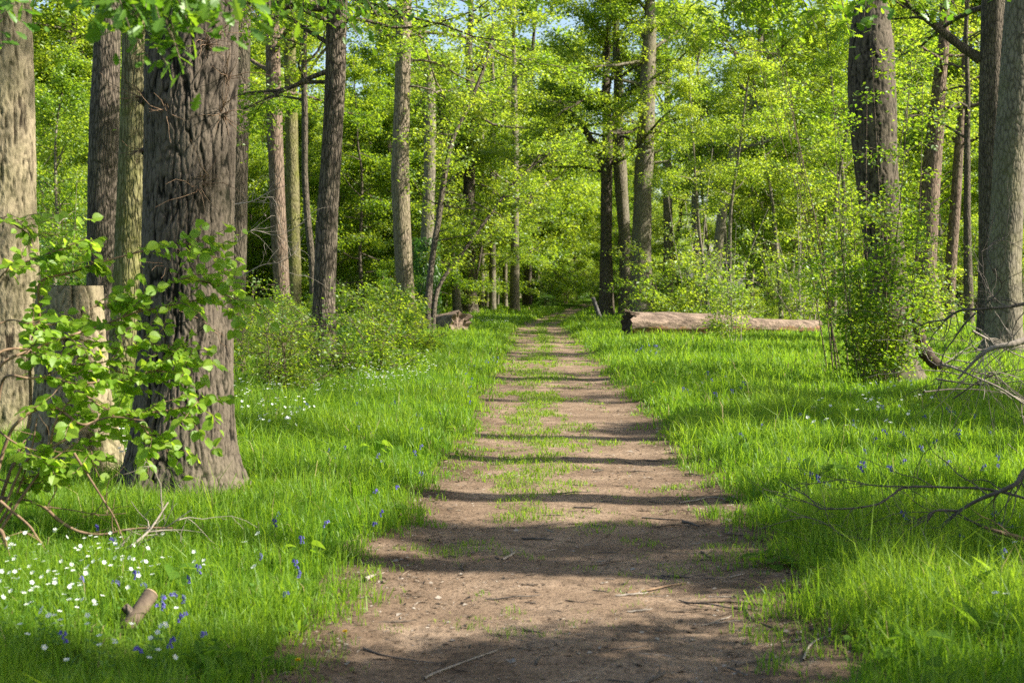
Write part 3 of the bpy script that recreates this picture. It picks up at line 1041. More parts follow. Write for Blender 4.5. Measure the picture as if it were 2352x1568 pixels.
# the two-stemmed leaning tree left of the path
def v_tree():
    D = 44.0
    base = at(990, 770, D)
    base[2] = H1(base[0], D)
    root = thing('tree', 'leaning two-stemmed young tree behind the broken log end', 'tree', base)
    wood, LC = MB(), []
    for pts, r0 in [([(988, 778), (984, 700), (992, 600), (1008, 500), (1022, 400), (1040, 320), (1078, 240), (1110, 160), (1130, 90)], .12),
                    ([(992, 778), (1000, 690), (1018, 640), (1055, 590), (1110, 515), (1150, 460), (1190, 410), (1250, 362), (1290, 340)], .075)]:
        Q = np.array([at(a, b, D + .3 * k) for k, (a, b) in enumerate(pts)]) - base
        Q[0][2] -= .2
        S = smooth_path(Q, 40)
        add_tube(wood, S, np.linspace(r0, r0 * .35, 40) * (1 + .05 * rng.normal(size=40)), 10)
        for i in list(range(12, 39, 2)) + list(range(13, 39, 3)):
            a = rng.uniform(0, 6.28)
            grow_limb(wood, LC, S[i], np.array([math.cos(a), math.sin(a), rng.uniform(0, .7)]), rng.uniform(1, 2.4), .022, 6, 150, .16)
    obj('trunk', wood.mesh('trunk', M['dark_bark'], True), root)
    lf = MB()
    scatter_leaves(lf, np.concatenate(LC), .11)
    obj('crown', lf.mesh('crown', M['leaf_yellow']), root)


v_tree()

# burrs with short dead shoots on the big oak
def burrs():
    rngb = random.Random(3)
    for (px, py, s) in [(478, 430, 1.0), (490, 118, .8), (525, 185, .6), (520, 268, .75), (408, 270, .45), (344, 232, .7), (512, 82, .5), (346, 350, .5), (420, 605, .5), (490, 740, .4)]:
        cx, hw = 437, 102
        sx = max(-.96, min(.96, (px - cx) / hw))
        p = at(px, py, 10.9)
        r = .34
        p[1] = 10.9 - r * math.sqrt(1 - sx * sx) + .0
        c = p - BO
        mb = MB()
        n = 500
        g = rand_unit(n)
        f = .075 * s * (1 + .5 * (fbm(g * 3.1, int(px), 3) - .5) * 2)
        # lumpy burr: a displaced ball of rings
        u = np.linspace(0, math.pi, 15)
        v = np.linspace(0, 2 * math.pi, 22, endpoint=False)
        U, Vv = np.meshgrid(u, v, indexing='ij')
        dirs = np.stack([np.sin(U) * np.cos(Vv), np.sin(U) * np.sin(Vv), np.cos(U)], -1).reshape(-1, 3)
        rr = .06 * s * (1 + 1.3 * (fbm(dirs * 2.7 + px, 5, 4) - .5))
        B = c + dirs * rr[:, None] * np.array([1.1, .6, 1.2])
        i = np.arange(14)[:, None] * 22
        j = np.arange(22)[None]
        mb.add(B, np.stack([i + j, i + 22 + j, i + 22 + (j + 1) % 22, i + (j + 1) % 22], -1).reshape(-1, 4))
        for k in range(int(16 * s) + 4):
            d = np.array([sx * 1.0 + rngb.gauss(0, .6), -1.0, rngb.gauss(.15, .6)])
            S = branch_path(c, d, rngb.uniform(.06, .3) * (.6 + s), 5, .3)
            add_tube(mb, S, np.linspace(.004, .0013, 5), 4, mi=1)
        o = obj('burr', mb.mesh('burr', [M['dark_bark'], M['brown_twig']], True), big_oak)


burrs()

# ------------------------------------------------------------------ trees out of frame on the sunny side (they throw the shade on the path)
def tall_prototype():
    P = {}
    P['a'] = make_proto('tree', 'tall oak with a high open crown', 'tree', 19, .28, 10.5, 13, 4.0, 330, .17, (.15, 1.0), M['dark_bark'], M['leaf_canopy'], sig=.34, wob=.03)
    P['b'] = make_proto('tree', 'broad leafy tree with a low crown', 'tree', 14, .22, 3.0, 30, 4.4, 1250, .148, (-.05, 1.0), M['grey_bark'], M['leaf_yellow'], sig=.3, wob=.05)
    P['c'] = make_proto('tree', 'slim leafy young tree', 'tree', 9, .09, 1.6, 26, 2.5, 640, .108, (.0, .9), M['grey_bark'], M['leaf_yellow'], sig=.2, wob=.07)
    P['d'] = make_proto('tree', 'dark leafy forest tree', 'tree', 16, .2, 2.0, 30, 4.8, 1150, .165, (-.1, 1.0), M['dark_bark'], M['leaf_yellow'], sig=.34, wob=.05)
    P['e'] = make_proto('tree', 'slim tree with trailing leafy branches', 'tree', 11, .10, 1.2, 30, 3.0, 700, .112, (-.1, .8), M['dark_bark'], M['leaf_canopy'], sig=.2, wob=.09)
    P['p'] = make_proto('tree', 'slim bare-stemmed pole tree', 'tree', 11.5, .10, 5.0, 18, 2.2, 560, .10, (.0, .9), M['grey_bark'], M['leaf_yellow'], sig=.2, wob=.06)
    P['s'] = make_proto('shrub', 'many-stemmed leafy shrub', 'shrub', 3.2, .025, .3, 40, 1.2, 190, .075, (.0, .9), M['twig'], M['leaf_canopy'], sig=.12, stems=8)
    P['t'] = make_proto('shrub', 'loose pale green shrub', 'shrub', 2.2, .02, .2, 36, 1.0, 150, .065, (.0, .7), M['twig'], M['leaf_yellow'], sig=.1, stems=7)
    P['u'] = make_proto('shrub', 'dense low undergrowth shrub', 'shrub', 1.7, .02, .1, 42, 1.05, 190, .072, (-.1, .6), M['twig'], M['leaf_deep'], sig=.14, stems=9)
    return P


PR = tall_prototype()
used = set()


def put(kind, x, y, s=1.0, label=None, group=None, sz=None):
    loc = (x, y, H1(x, y) - .05)
    rz = rng.uniform(0, 6.28)
    k = s * rng.uniform(.92, 1.08)
    sc = (k, k, k * (sz or rng.uniform(.92, 1.1)))
    if kind not in used:
        used.add(kind)
        o = PR[kind]
        o.location = tuple(map(float, loc))
        o.rotation_euler = (0, 0, rz)
        o.scale = sc
        if label:
            o['label'] = label
        if group:
            o['group'] = group
        return o
    return copy_tree(PR[kind], loc, rz, sc, label, group)


SUNNY = [('a', 9.5, 9.7, 1.0), ('a', 8.6, 12.2, .9), ('b', 7.6, 2.9, .54), ('b', 8.0, 4.9, .55), ('b', 8.1, 7.0, .47), ('a', 13, 6.5, 1.0), ('a', 15, 13.5, 1.1), ('b', 11.2, 14.6, .60), ('b', 12.0, 17.4, .62),
         ('a', 20, 28, 1.0), ('a', 15.5, 31, 1.0), ('b', 22, 38, .8), ('a', 20, 17, 1.0)]
for k, x, y, s in SUNNY:
    put(k, x, y, s, sz=1.38 if k == 'a' else 1.0, label='tree standing out of view on the sunny side of the path', group='trees beyond the right edge of view')


def pxx(px, D):
    return (px - 1176) * D / F


def region(kind_w, n, px, D, s, label, group, avoid=1.6):
    kinds, wts = zip(*kind_w)
    wts = np.array(wts) / sum(wts)
    pl = []
    tries = 0
    while len(pl) < n and tries < n * 40:
        tries += 1
        d = math.sqrt(rng.uniform(D[0] ** 2, D[1] ** 2))
        x = pxx(rng.uniform(*px), d)
        if abs(x - pathc(d)) < avoid + pathh(d):
            continue
        if any((x - a) ** 2 + (d - b) ** 2 < (D[2] if len(D) > 2 else 1) ** 2 for a, b in pl):
            continue
        pl.append((x, d))
        put(str(rng.choice(kinds, p=wts)), x, d, rng.uniform(*s), label, group)


# left undergrowth and middle storey
rng = np.random.default_rng(1)
region([('s', 2), ('t', 2), ('u', 1)], 13, (560, 930), (26, 44, 1.8), (.32, .62), 'leafy shrub in the undergrowth behind the left verge', 'shrubs behind the left verge')
region([('s', 3), ('c', 2)], 9, (80, 205), (42, 60, 1.5), (.8, 1.2), 'leafy young tree seen in the gap right of the far left oak', 'young trees in the far left gap')
region([('c', 3), ('e', 3), ('s', 1)], 34, (60, 1000), (67, 88, 2.2), (.8, 1.2), 'young leafy tree in the thicket behind the left-hand trunks', 'young trees of the left thicket')
region([('b', 3), ('d', 3), ('e', 2)], 44, (-250, 1120), (70, 108, 3.6), (.85, 1.25), 'tree deep in the wood left of the path', 'trees deep in the wood on the left', 3)
# right side
region([('s', 2), ('t', 3)], 13, (1500, 2050), (44, 62, 1.6), (.35, .7), 'pale leafy shrub growing behind the fallen log', 'shrubs behind the fallen log')
region([('c', 3), ('e', 1)], 9, (1700, 2000), (56, 76, 2.2), (.7, 1.1), 'young leafy tree behind the fallen log', 'young trees behind the fallen log')
region([('p', 1)], 13, (1625, 1960), (46, 68, 1.2), (.75, 1.1), 'slim bare-stemmed pole tree among those behind the fallen log', 'slim pole trees behind the fallen log')
region([('d', 1)], 4, (80, 220), (62, 85, 2), (1.25, 1.5), 'tall tree filling the far left gap with leaves', 'tall trees of the far left gap')
region([('d', 1), ('b', 1)], 5, (1160, 1300), (106, 135, 3), (1.5, 1.75), 'tall tree closing the sky above the path', 'tall trees above the far path', -9)
region([('c', 2), ('b', 1), ('s', 1)], 8, (2090, 2480), (66, 95, 3), (.6, 1), 'leafy tree around the clearing at the right', 'trees round the right clearing')
region([('b', 3), ('d', 2), ('e', 1)], 34, (1770, 2550), (80, 125, 3.8), (.9, 1.4), 'tree deep in the wood right of the path', 'trees deep in the wood on the right', 3)
# far backdrop
region([('b', 2), ('d', 3)], 60, (-400, 2750), (115, 190, 5), (.9, 1.35), 'tree in the far wood closing the view', 'trees of the far wood', 2)
region([('b', 2), ('e', 2)], 8, (1020, 1130), (88, 120, 3), (.8, 1.1), 'leafy tree overhanging the far path from the left', 'trees overhanging the far path', .8)
region([('b', 2), ('e', 1)], 3, (1400, 1500), (95, 125, 3), (.8, 1.0), 'leafy tree standing right of the far path bend', 'trees right of the far bend', .8)
region([('u', 1), ('s', 1)], 34, (1230, 1560), (95, 135, 2), (.6, 1.1), 'bushy shrub along the far part of the path', 'shrubs along the far path', .8)
region([('b', 2), ('d', 1), ('e', 1)], 22, (1120, 1560), (132, 210, 3.5), (.8, 1.2), 'tree standing where the far path is lost to sight', 'trees closing the end of the path', -9)
region([('s', 1), ('t', 1)], 24, (1120, 1560), (128, 180, 2), (1, 1.5), 'shrub where the far path is lost to sight', 'shrubs closing the end of the path', -9)
region([('e', 2), ('c', 2)], 14, (1040, 1330), (100, 150, 3), (.9, 1.3), 'slender tree in the narrowing tunnel of the path', 'slender trees of the path tunnel', .6)


rng = np.random.default_rng(77)
# ------------------------------------------------------------------ custom leafy saplings and shrubs
def leafy(name, label, cat, px, D, stems, leaves, lsize, leafm, bark, spread, hts, seed, sig=.12, tmpl=LEAF4, r0=.014, nsub=6, lean=(0, 0), k0=4):
    global rng
    keep = rng
    rng = np.random.default_rng(seed)
    x = pxx(px, D)
    base = np.array([x, D, H1(x, D)])
    root = thing(name, label, cat, base)
    wood, LC = MB(), []
    for i in range(stems):
        a = rng.uniform(0, 6.28)
        h = rng.uniform(*hts)
        o = np.array([math.cos(a), math.sin(a), 0]) * rng.uniform(0, .35)
        tip = o + np.array([math.cos(a) * rng.uniform(.1, 1) * spread + lean[0], math.sin(a) * rng.uniform(.1, 1) * spread * .8 + lean[1], h])
        mid = (o + tip) * .5 + rng.normal(0, .12, 3) + np.array([0, 0, h * .06])
        S = smooth_path([o - np.array([0, 0, .1]), o + (mid - o) * .5 + rng.normal(0, .04, 3), mid, tip], 22)
        add_tube(wood, S, np.linspace(r0, r0 * .25, 22) * (.7 + .3 * h / hts[1]), 6)
        for k in range(k0, 21, 2):
            b = rng.uniform(0, 6.28)
            grow_limb(wood, LC, S[k], np.array([math.cos(b), math.sin(b), rng.uniform(-.1, .7)]), rng.uniform(.3, .95) * (1 if k > 6 else .6) * max(.6, spread * .7), r0 * .4, nsub, leaves, sig, 0, seg=4)
    obj('stem', wood.mesh('stem', bark, True), root)
    lf = MB()
    scatter_leaves(lf, np.concatenate(LC), lsize, tmpl=tmpl)
    obj('foliage', lf.mesh('foliage', leafm), root)
    rng = keep
    return root


leafy('sapling', 'tall many-stemmed sapling clump covering the foot of the large right oak', 'sapling', 2020, 22.3, 18, 70, .068, M['leaf_canopy'], M['twig'], 1.15, (1.4, 6.0), 101, lean=(-.15, 0), k0=4)
leafy('sapling', 'arching sapling with airy leaves left of the large right oak', 'sapling', 1940, 25.5, 11, 74, .07, M['leaf_yellow'], M['twig'], 1.5, (3.0, 6.8), 102, lean=(-.5, 0), k0=6)
leafy('sapling', 'slender sapling leafing in front of the middle of the fallen log', 'sapling', 1690, 36, 8, 44, .08, M['leaf_yellow'], M['grey_twig'], 1.1, (.9, 4.2), 103, k0=5)
leafy('shrub', 'sunlit pale shrub in front of the knobbly trunk on the left verge', 'shrub', 630, 20.4, 10, 44, .058, M['leaf_yellow'], M['twig'], 1.15, (.7, 1.5), 104, sig=.1)
leafy('shrub', 'dim green shrub to the right of the knobbly trunk', 'shrub', 840, 23.5, 11, 52, .06, M['leaf_canopy'], M['twig'], 1.0, (.4, 1.25), 105, sig=.1)
leafy('shrub', 'small shrub reaching right from the knobbly trunk towards the log end', 'shrub', 935, 30, 9, 46, .075, M['leaf_canopy'], M['twig'], .9, (.4, 1.2), 106)
leafy('shrub', 'upright shrub with bare lower stems between the oak and the sunlit shrub', 'shrub', 565, 24, 9, 40, .06, M['leaf_canopy'], M['twig'], .8, (.7, 2.1), 107, k0=8)
leafy('shrub', 'low leafy shrub hiding the foot of the tall sun-sided trunk', 'shrub', 905, 38, 10, 60, .1, M['leaf_yellow'], M['twig'], 1.2, (.6, 1.7), 108)
leafy('shrub', 'light green shrub above the left end of the fallen log', 'shrub', 1545, 46, 10, 56, .11, M['leaf_yellow'], M['twig'], 1.7, (1.0, 3.0), 109)
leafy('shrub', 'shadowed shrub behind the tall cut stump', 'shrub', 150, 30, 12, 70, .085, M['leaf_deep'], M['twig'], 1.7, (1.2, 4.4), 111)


leafy('sapling', 'airy sapling with thin grey stems behind the far end of the log', 'sapling', 1845, 47, 9, 60, .10, M['leaf_yellow'], M['grey_twig'], 2.2, (2.0, 6.5), 121, r0=.03, k0=5)
leafy('sapling', 'tall loose sapling rising behind the middle of the fallen log', 'sapling', 1600, 52, 8, 60, .11, M['leaf_yellow'], M['grey_twig'], 2.0, (2.5, 7.0), 122, r0=.032, k0=7)
leafy('sapling', 'bright low sapling in the clearing in front of the reddish flared trunk', 'sapling', 2135, 44, 8, 50, .09, M['leaf_yellow'], M['twig'], 1.5, (.8, 3.0), 123, r0=.02)


# ------------------------------------------------------------------ hazel in the left foreground
def hazel():
    base = ground_at(-40, 1290)
    base[2] = H1(base[0], base[1])
    root = thing('hazel_shrub', 'sunlit hazel shrub with broad toothed leaves reaching in from the left edge', 'shrub', base)
    D0 = base[1]
    br = [
        ([(-40, 1290), (-10, 1180), (30, 1080), (62, 960), (76, 800), (84, 740), (98, 650), (150, 628), (220, 608), (330, 575), (420, 558), (480, 585), (532, 608)], .013, 8.3, 8.9, 1.0),
        ([(-40, 1250), (-30, 1000), (0, 850), (80, 800), (168, 770), (210, 755), (275, 732), (325, 714), (400, 700), (470, 690), (530, 712)], .012, 8.2, 8.8, 1.0),
        ([(-60, 900), (0, 812), (57, 803), (110, 830), (150, 846), (210, 835), (300, 862), (372, 850), (440, 872)], .009, 8.3, 8.5, 1.0),
        ([(-40, 1270), (-20, 1080), (0, 880), (80, 868), (130, 872), (190, 880), (250, 874), (330, 870), (390, 862), (430, 850)], .010, 8.1, 8.5, .9),
        ([(-40, 1290), (0, 1040), (50, 965), (110, 935), (190, 972), (240, 960), (330, 948), (400, 940), (470, 925), (512, 915)], .012, 8.0, 8.4, 1.1),
        ([(-40, 1290), (60, 1130), (110, 1040), (140, 950), (180, 900), (250, 940), (330, 985), (372, 1020)], .010, 8.1, 8.3, .9),
        ([(-40, 700), (0, 640), (60, 600), (120, 580), (180, 570), (215, 582)], .007, 8.4, 8.6, .9),
        ([(-50, 1000), (0, 990), (60, 1030), (110, 1060), (170, 1020), (220, 1010)], .007, 8.0, 8.2, .8),
        ([(-50, 520), (0, 500), (40, 520), (80, 560)], .006, 8.8, 8.9, .5),
        ([(322, 715), (370, 660), (430, 640), (500, 660), (537, 690)], .005, 8.6, 8.7, .8),
        ([(168, 770), (250, 800), (330, 790), (400, 800), (480, 815)], .005, 8.5, 8.6, .8),
        ([(-40, 760), (20, 735), (90, 745), (160, 740), (230, 700), (290, 690)], .006, 8.5, 8.6, .9),
        ([(-60, 1080), (20, 1110), (80, 1090), (150, 1080), (200, 1050)], .006, 8.2, 8.3, .7),
    ]
    lf = MB()
    for pts, r0, da, db, dens in br:
        n = len(pts)
        Q = np.array([at(a, b, da + (db - da) * i / (n - 1)) for i, (a, b) in enumerate(pts)]) - base
        S = smooth_path(Q, 8 * n)
        S[:, 1] += .05 * np.sin(np.arange(len(S)) * .35 + r0 * 900)
        w_ = MB()
        add_tube(w_, S, np.linspace(r0, .0025, len(S)), 7)
        Ls = np.r_[0, np.cumsum(np.linalg.norm(np.diff(S, axis=0), axis=1))]
        vis = np.array([(p + base)[0] / (p + base)[1] > -.39 for p in S])
        twigs = [S[len(S) // 5:]]
        for k in range(int(15 * dens) + 5):
            i = rng.integers(len(S) // 4, len(S) - 2)
            d = S[i + 1] - S[i]
            d = d / np.linalg.norm(d) + np.array([rng.normal(.25, .5), rng.normal(0, .55), rng.normal(.08, .38)])
            T = branch_path(S[i], d, rng.uniform(.12, .42), 7, .22, -.01)
            add_tube(w_, T, np.linspace(.003, .0013, 7), 4)
            twigs.append(T)
        for q, T in enumerate(twigs):
            TL = np.linalg.norm(np.diff(T, axis=0), axis=1).sum()
            m = int(TL / .036 * (.95 if q == 0 else 1.0) * min(1, dens)) + 2
            t = np.sort(rng.uniform(.12 if q == 0 else .2, 1, m)) * (len(T) - 1.001)
            i = t.astype(int)
            p = T[i] + (T[i + 1] - T[i]) * (t - i)[:, None]
            tv = norm(T[np.minimum(i + 1, len(T) - 1)] - T[i])
            sgn = np.where(np.arange(m) % 2 == 0, 1, -1)[:, None]
            sidev = norm(np.cross(tv, np.array([0, 0, 1.0])))
            d = tv * .55 + sidev * sgn * .8 + rng.normal(0, .25, (m, 3)) + np.array([.05, -.1, -.24])
            nr = np.array([.42, -.4, .7]) + rng.normal(0, .45, (m, 3))
            add_leaves(lf, HAZEL, p + norm(d) * .012, d, nr, rng.uniform(.038, .078, m), np.clip(rng.normal(.5, .3, m), 0, 1))
        obj('branch', w_.mesh('branch', M['brown_twig'], True), root)
    # bare and dead shoots near the ground
    for pts, r0, d in [([(-60, 1140), (0, 1143), (60, 1150), (100, 1163), (134, 1193), (181, 1220), (235, 1227), (286, 1217), (336, 1212), (397, 1212)], .013, 8.2),
                       ([(-40, 1250), (0, 1217), (20, 1277), (40, 1311), (84, 1358)], .014, 7.7), ([(0, 1150), (27, 1173), (67, 1207), (94, 1247), (131, 1297)], .010, 7.9),
                       ([(170, 1040), (188, 1069), (232, 1139), (265, 1193), (289, 1257)], .008, 8.0), ([(110, 1160), (130, 1120), (118, 1090), (125, 1070)], .004, 8.2),
                       ([(-50, 1240), (10, 1160), (60, 1060), (150, 1010), (240, 960), (330, 965)], .010, 8.1), ([(0, 1200), (40, 1130), (70, 1040), (85, 960)], .009, 8.15), ([(100, 1163), (160, 1170), (230, 1182), (290, 1178)], .004, 8.2)]:
        Q = np.array([at(a, b, d) for a, b in pts]) - base
        S = smooth_path(Q, 8 * len(Q))
        w_ = MB()
        add_tube(w_, S, np.linspace(r0, r0 * .4, len(S)) * (1 + .06 * rng.normal(size=len(S))), 7)
        for k in range(4):
            i = rng.integers(len(S) // 3, len(S) - 1)
            add_tube(w_, branch_path(S[i], rng.normal(0, 1, 3) + np.array([.3, 0, .4]), rng.uniform(.1, .3), 6, .3), np.linspace(.003, .001, 6), 4)
        obj('branch', w_.mesh('branch', M['brown_twig'], True), root)
    obj('foliage', lf.mesh('foliage', M['leaf_hazel']), root)


hazel()


# ------------------------------------------------------------------ oak boughs hanging into the top of the view
def bough(label, main, D, r0, drops, tm=OAK, size=(.055, .1), leafm='leaf_oak', per=26, sig=.1, dv=.3):
    Q = np.array([at(a, b, D) for a, b in main])
    base = Q[0].copy()
    root = thing('oak_bough', label, 'branch', base)
    S = smooth_path(Q - base, 40)
    w_, lf = MB(), MB()
    add_tube(w_, S, np.linspace(r0, r0 * .3, 40), 8)
    for (a, b, k) in drops:
        p = at(a, b, D + rng.normal(0, dv)) - base
        i = int(np.argmin(np.abs(S[:, 0] - p[0] + .25)))
        T = smooth_path([S[i], (S[i] + p) / 2 + np.array([0, 0, .08]) + rng.normal(0, .04, 3), p], 14)
        add_tube(w_, T, np.linspace(.006, .002, 14), 5)
        m = int(per * k)
        t = rng.beta(2.2, 1, m) * 12.9
        j = t.astype(int)
        c = T[j] + rng.normal(0, sig, (m, 3)) * np.array([1, 1, .6])
        d = np.c_[rng.normal(0, 1, (m, 2)), rng.normal(-.5, .4, m)]
        nr = np.c_[rng.normal(0, .55, m), rng.normal(-.3, .55, m), np.ones(m)]
        add_leaves(lf, tm, c, d, nr, rng.uniform(*size, m), rng.uniform(0, 1, m))
    obj('limb', w_.mesh('limb', M['twig'], True), root)
    obj('foliage', lf.mesh('foliage', M[leafm]), root)


def drops(xr, yr, n, k=1.0, slope=0):
    return [(rng.uniform(*xr), rng.uniform(*yr), k) for _ in range(n)]


bough('blurred oak bough hanging in front of the massive oak', [(-300, -330), (100, -200), (400, -120), (640, -80)], 6.0, .03,
      drops((235, 560), (-40, 60), 20) + [(300, 70, 1), (335, 95, 1), (340, 130, 1.2), (385, 150, 1.2), (420, 160, .9), (425, 170, .6), (360, 60, 1), (400, 110, 1), (455, 60, 1), (500, 45, 1), (545, 30, 1), (590, 40, 1), (620, 20, 1), (560, 60, .7)])
bough('lime oak bough hanging above the knobbly left trunk', [(300, -260), (600, -150), (850, -110), (1000, -60)], 9.5, .03,
      drops((560, 930), (-50, 50), 26) + [(650, 90, 1), (690, 80, 1), (800, 70, 1), (830, 100, .8), (870, 40, 1), (910, 60, .8), (960, 40, .7), (1010, 55, .6)], size=(.05, .09), sig=.13)
bough('few blurred oak leaves hanging across the far left oak', [(-250, -200), (-100, -120), (40, -80)], 7.0, .012, [(10, 20, .8), (30, 60, .8), (40, 95, .6), (20, 0, 1), (5, 110, .5)], sig=.08)
bough('shaded oak bough at the top of the view left of the large right oak', [(2100, -260), (1950, -160), (1800, -110), (1660, -80)], 13.5, .04, drops((1660, 1920), (-40, 80), 26), size=(.06, .1), leafm='leaf_canopy', sig=.25, per=60)
bough('sunlit oak leaves hanging over the top of the large right oak', [(2300, -220), (2180, -130), (2050, -90), (1960, -70)], 9.0, .02, [(1965, 10, 1), (1985, 40, .8), (1950, 70, .7), (2100, 5, .7), (2190, 12, 1), (2205, 35, .6), (2060, -10, 1), (2250, -10, 1)], sig=.1)


# ------------------------------------------------------------------ stump, logs, stub and post
def stump():
    root, b = main_tree('tall cut stump beside the massive oak, behind the hazel leaves', 11.9,
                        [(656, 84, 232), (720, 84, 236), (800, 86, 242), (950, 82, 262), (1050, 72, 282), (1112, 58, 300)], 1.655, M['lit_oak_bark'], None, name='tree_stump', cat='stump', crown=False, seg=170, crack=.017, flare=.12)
    tr = root.children[0]
    me = tr.data
    co = np.empty(len(me.vertices) * 3, np.float32)
    me.vertices.foreach_get('co', co)
    co = co.reshape(-1, 3)
    ring = co[-170:]
    c = ring.mean(0)
    mb = MB()
    R_ = [c[None, :] + (ring - c) * f + np.array([0, 0, .004 - .01 * (1 - f)]) for f in (1.0, .75, .5, .25)]
    for q in range(3):
        V = np.vstack([R_[q], R_[q + 1]])
        j = np.arange(170)
        mb.add(V, np.stack([j, (j + 1) % 170, 170 + (j + 1) % 170, 170 + j], -1))
    mb.add(R_[3], np.arange(170)[None])
    obj('cut_face', mb.mesh('cut_face', M['cut_wood']), root)


stump()


def log_body(A, B, ra, rb, seg, n, seed, ragged=.12, lump=.2):
    A, B = np.array(A, float), np.array(B, float)
    ax = (B - A) / np.linalg.norm(B - A)
    s = np.cross(ax, [0, 0, 1.0])
    s /= np.linalg.norm(s)
    u = np.cross(s, ax)
    a = np.linspace(0, 2 * math.pi, seg, endpoint=False)
    t = np.linspace(0, 1, n)
    L = np.linalg.norm(B - A)
    T, An = np.meshgrid(t, a, indexing='ij')
    p = np.stack([np.cos(An) * 1.6, np.sin(An) * 1.6, T * L * .7], -1).reshape(-1, 3)
    q = np.stack([np.cos(An) * 6, np.sin(An) * 6, T * L * .5], -1).reshape(-1, 3)
    rr = (ra + (rb - ra) * T) * (1 + (lump * (fbm(p, seed, 3) - .5) * 2 + .12 * (fbm(q, seed + 9, 3) - .5)).reshape(T.shape))
    split = (np.abs(((An - 5.6 + .5 * (fbm(np.stack([T.ravel() * L, T.ravel() * 0, T.ravel() * 0], -1), seed + 3, 3).reshape(T.shape) - .5)) + math.pi) % (2 * math.pi) - math.pi) < .14)
    rr = np.where(split, rr * .84, rr)
    jag = (fbm(np.stack([np.cos(a) * 2.5, np.sin(a) * 2.5, a * 0], -1), seed + 21, 3) - .5) * 2 * ragged
    along = T * L + (1 - T) ** 6 * jag[None] * 2 + T ** 6 * np.roll(jag, 7)[None] * 2
    V = A + ax * along[..., None] + (np.cos(An) * rr)[..., None] * s + (np.sin(An) * rr)[..., None] * u
    V = V.reshape(-1, 3)
    i = np.arange(n - 1)[:, None] * seg
    j = np.arange(seg)[None]
    return V, np.stack([i + j, i + (j + 1) % seg, i + seg + (j + 1) % seg, i + seg + j], -1).reshape(-1, 4), rr


def add_log(label, A, B, ra, rb, seed, name='log', mat='log_wood', end='dark_wood', seg=44, n=70, **k):
    root = thing(name, label, 'log', A)
    A = np.array(A, float)
    V, Fq, rr = log_body(np.zeros(3), np.array(B) - A, ra, rb, seg, n, seed, **k)
    mb = MB()
    # redder rotten wood low on the flank
    fc = V[Fq].mean(1)
    low = (fc[:, 2] - (-.3 * ra) < .18 * (fbm(fc * 3, seed + 2, 3) - .5) * 2)
    mb.add(V, Fq[~low], None, 0)
    mb.f.append(Fq[low]); mb.t.append(np.full(low.sum(), .5)); mb.m.append(np.ones(low.sum(), np.int32))
    obj('trunk', mb.mesh('trunk', [M[mat], M['rot_wood']], True), root)
    for q, sl_ in ((0, V[:seg]), (1, V[-seg:])):
        c = sl_.mean(0)
        inn = c + (sl_ - c) * .55 + (np.array(B) - A) / np.linalg.norm(np.array(B) - A) * (.10 if q == 0 else -.1)
        e = MB()
        j = np.arange(seg)
        Fe = np.stack([j, (j + 1) % seg, seg + (j + 1) % seg, seg + j], -1)
        e.add(np.vstack([sl_, inn]), Fe if q else Fe[:, ::-1])
        e.add(inn, np.arange(seg)[None])
        obj('end_grain', e.mesh('end_grain', M[end]), root)
    return root


lg = add_log('long fallen log stripped of bark, lying right of the path', (pxx(1440, 41.3), 41.3, .43 + H1(3.3, 41.3)), (pxx(1722, 42.6), 42.6, .36 + H1(7.1, 42.6)), .37, .29, 5, ragged=.09)
add_log('thinner pale log lying in line beyond the long fallen log', (pxx(1690, 43.3), 43.3, .33 + H1(7.3, 43.4)), (pxx(1876, 44.8), 44.8, .30 + H1(9.6, 44.8)), .25, .22, 15, lump=.12)
# splintered spike and hanging shell at the log's near end
sp = MB()
bx = np.array([0.02, -.1, .28])
for k in range(7):
    p = np.array([rng.normal(0.05, .05), rng.uniform(-.3, .2), .33 + rng.normal(0, .03)])
    add_tube(sp, [p + [.25, 0, -.05], p, p + [-.1, 0, .04 + rng.uniform(0, .09)]], [.03, .022, .003], 5)
obj('splinter', sp.mesh('splinter', M['log_wood']), lg)
le = add_log('short broken log end with a torn hollow tip beside the left verge', (pxx(918, 47.5), 47.5, .26), (pxx(1060, 45.5), 45.5, .40), .29, .40, 25, lump=.34, ragged=.16, end='log_wood')
add_log('thin reddish log lying between the two right-hand trunks', (pxx(2118, 37.5), 37.5, .16), (pxx(2256, 35.5), 35.5, .14), .13, .11, 35, lump=.12, seg=24, n=40)
add_log('weathered thin log lying low under the shrubs of the left verge', (pxx(520, 22.5), 22.5, .10), (pxx(700, 21.6), 21.6, .08), .06, .04, 45, mat='grey_twig', seg=16, n=40)


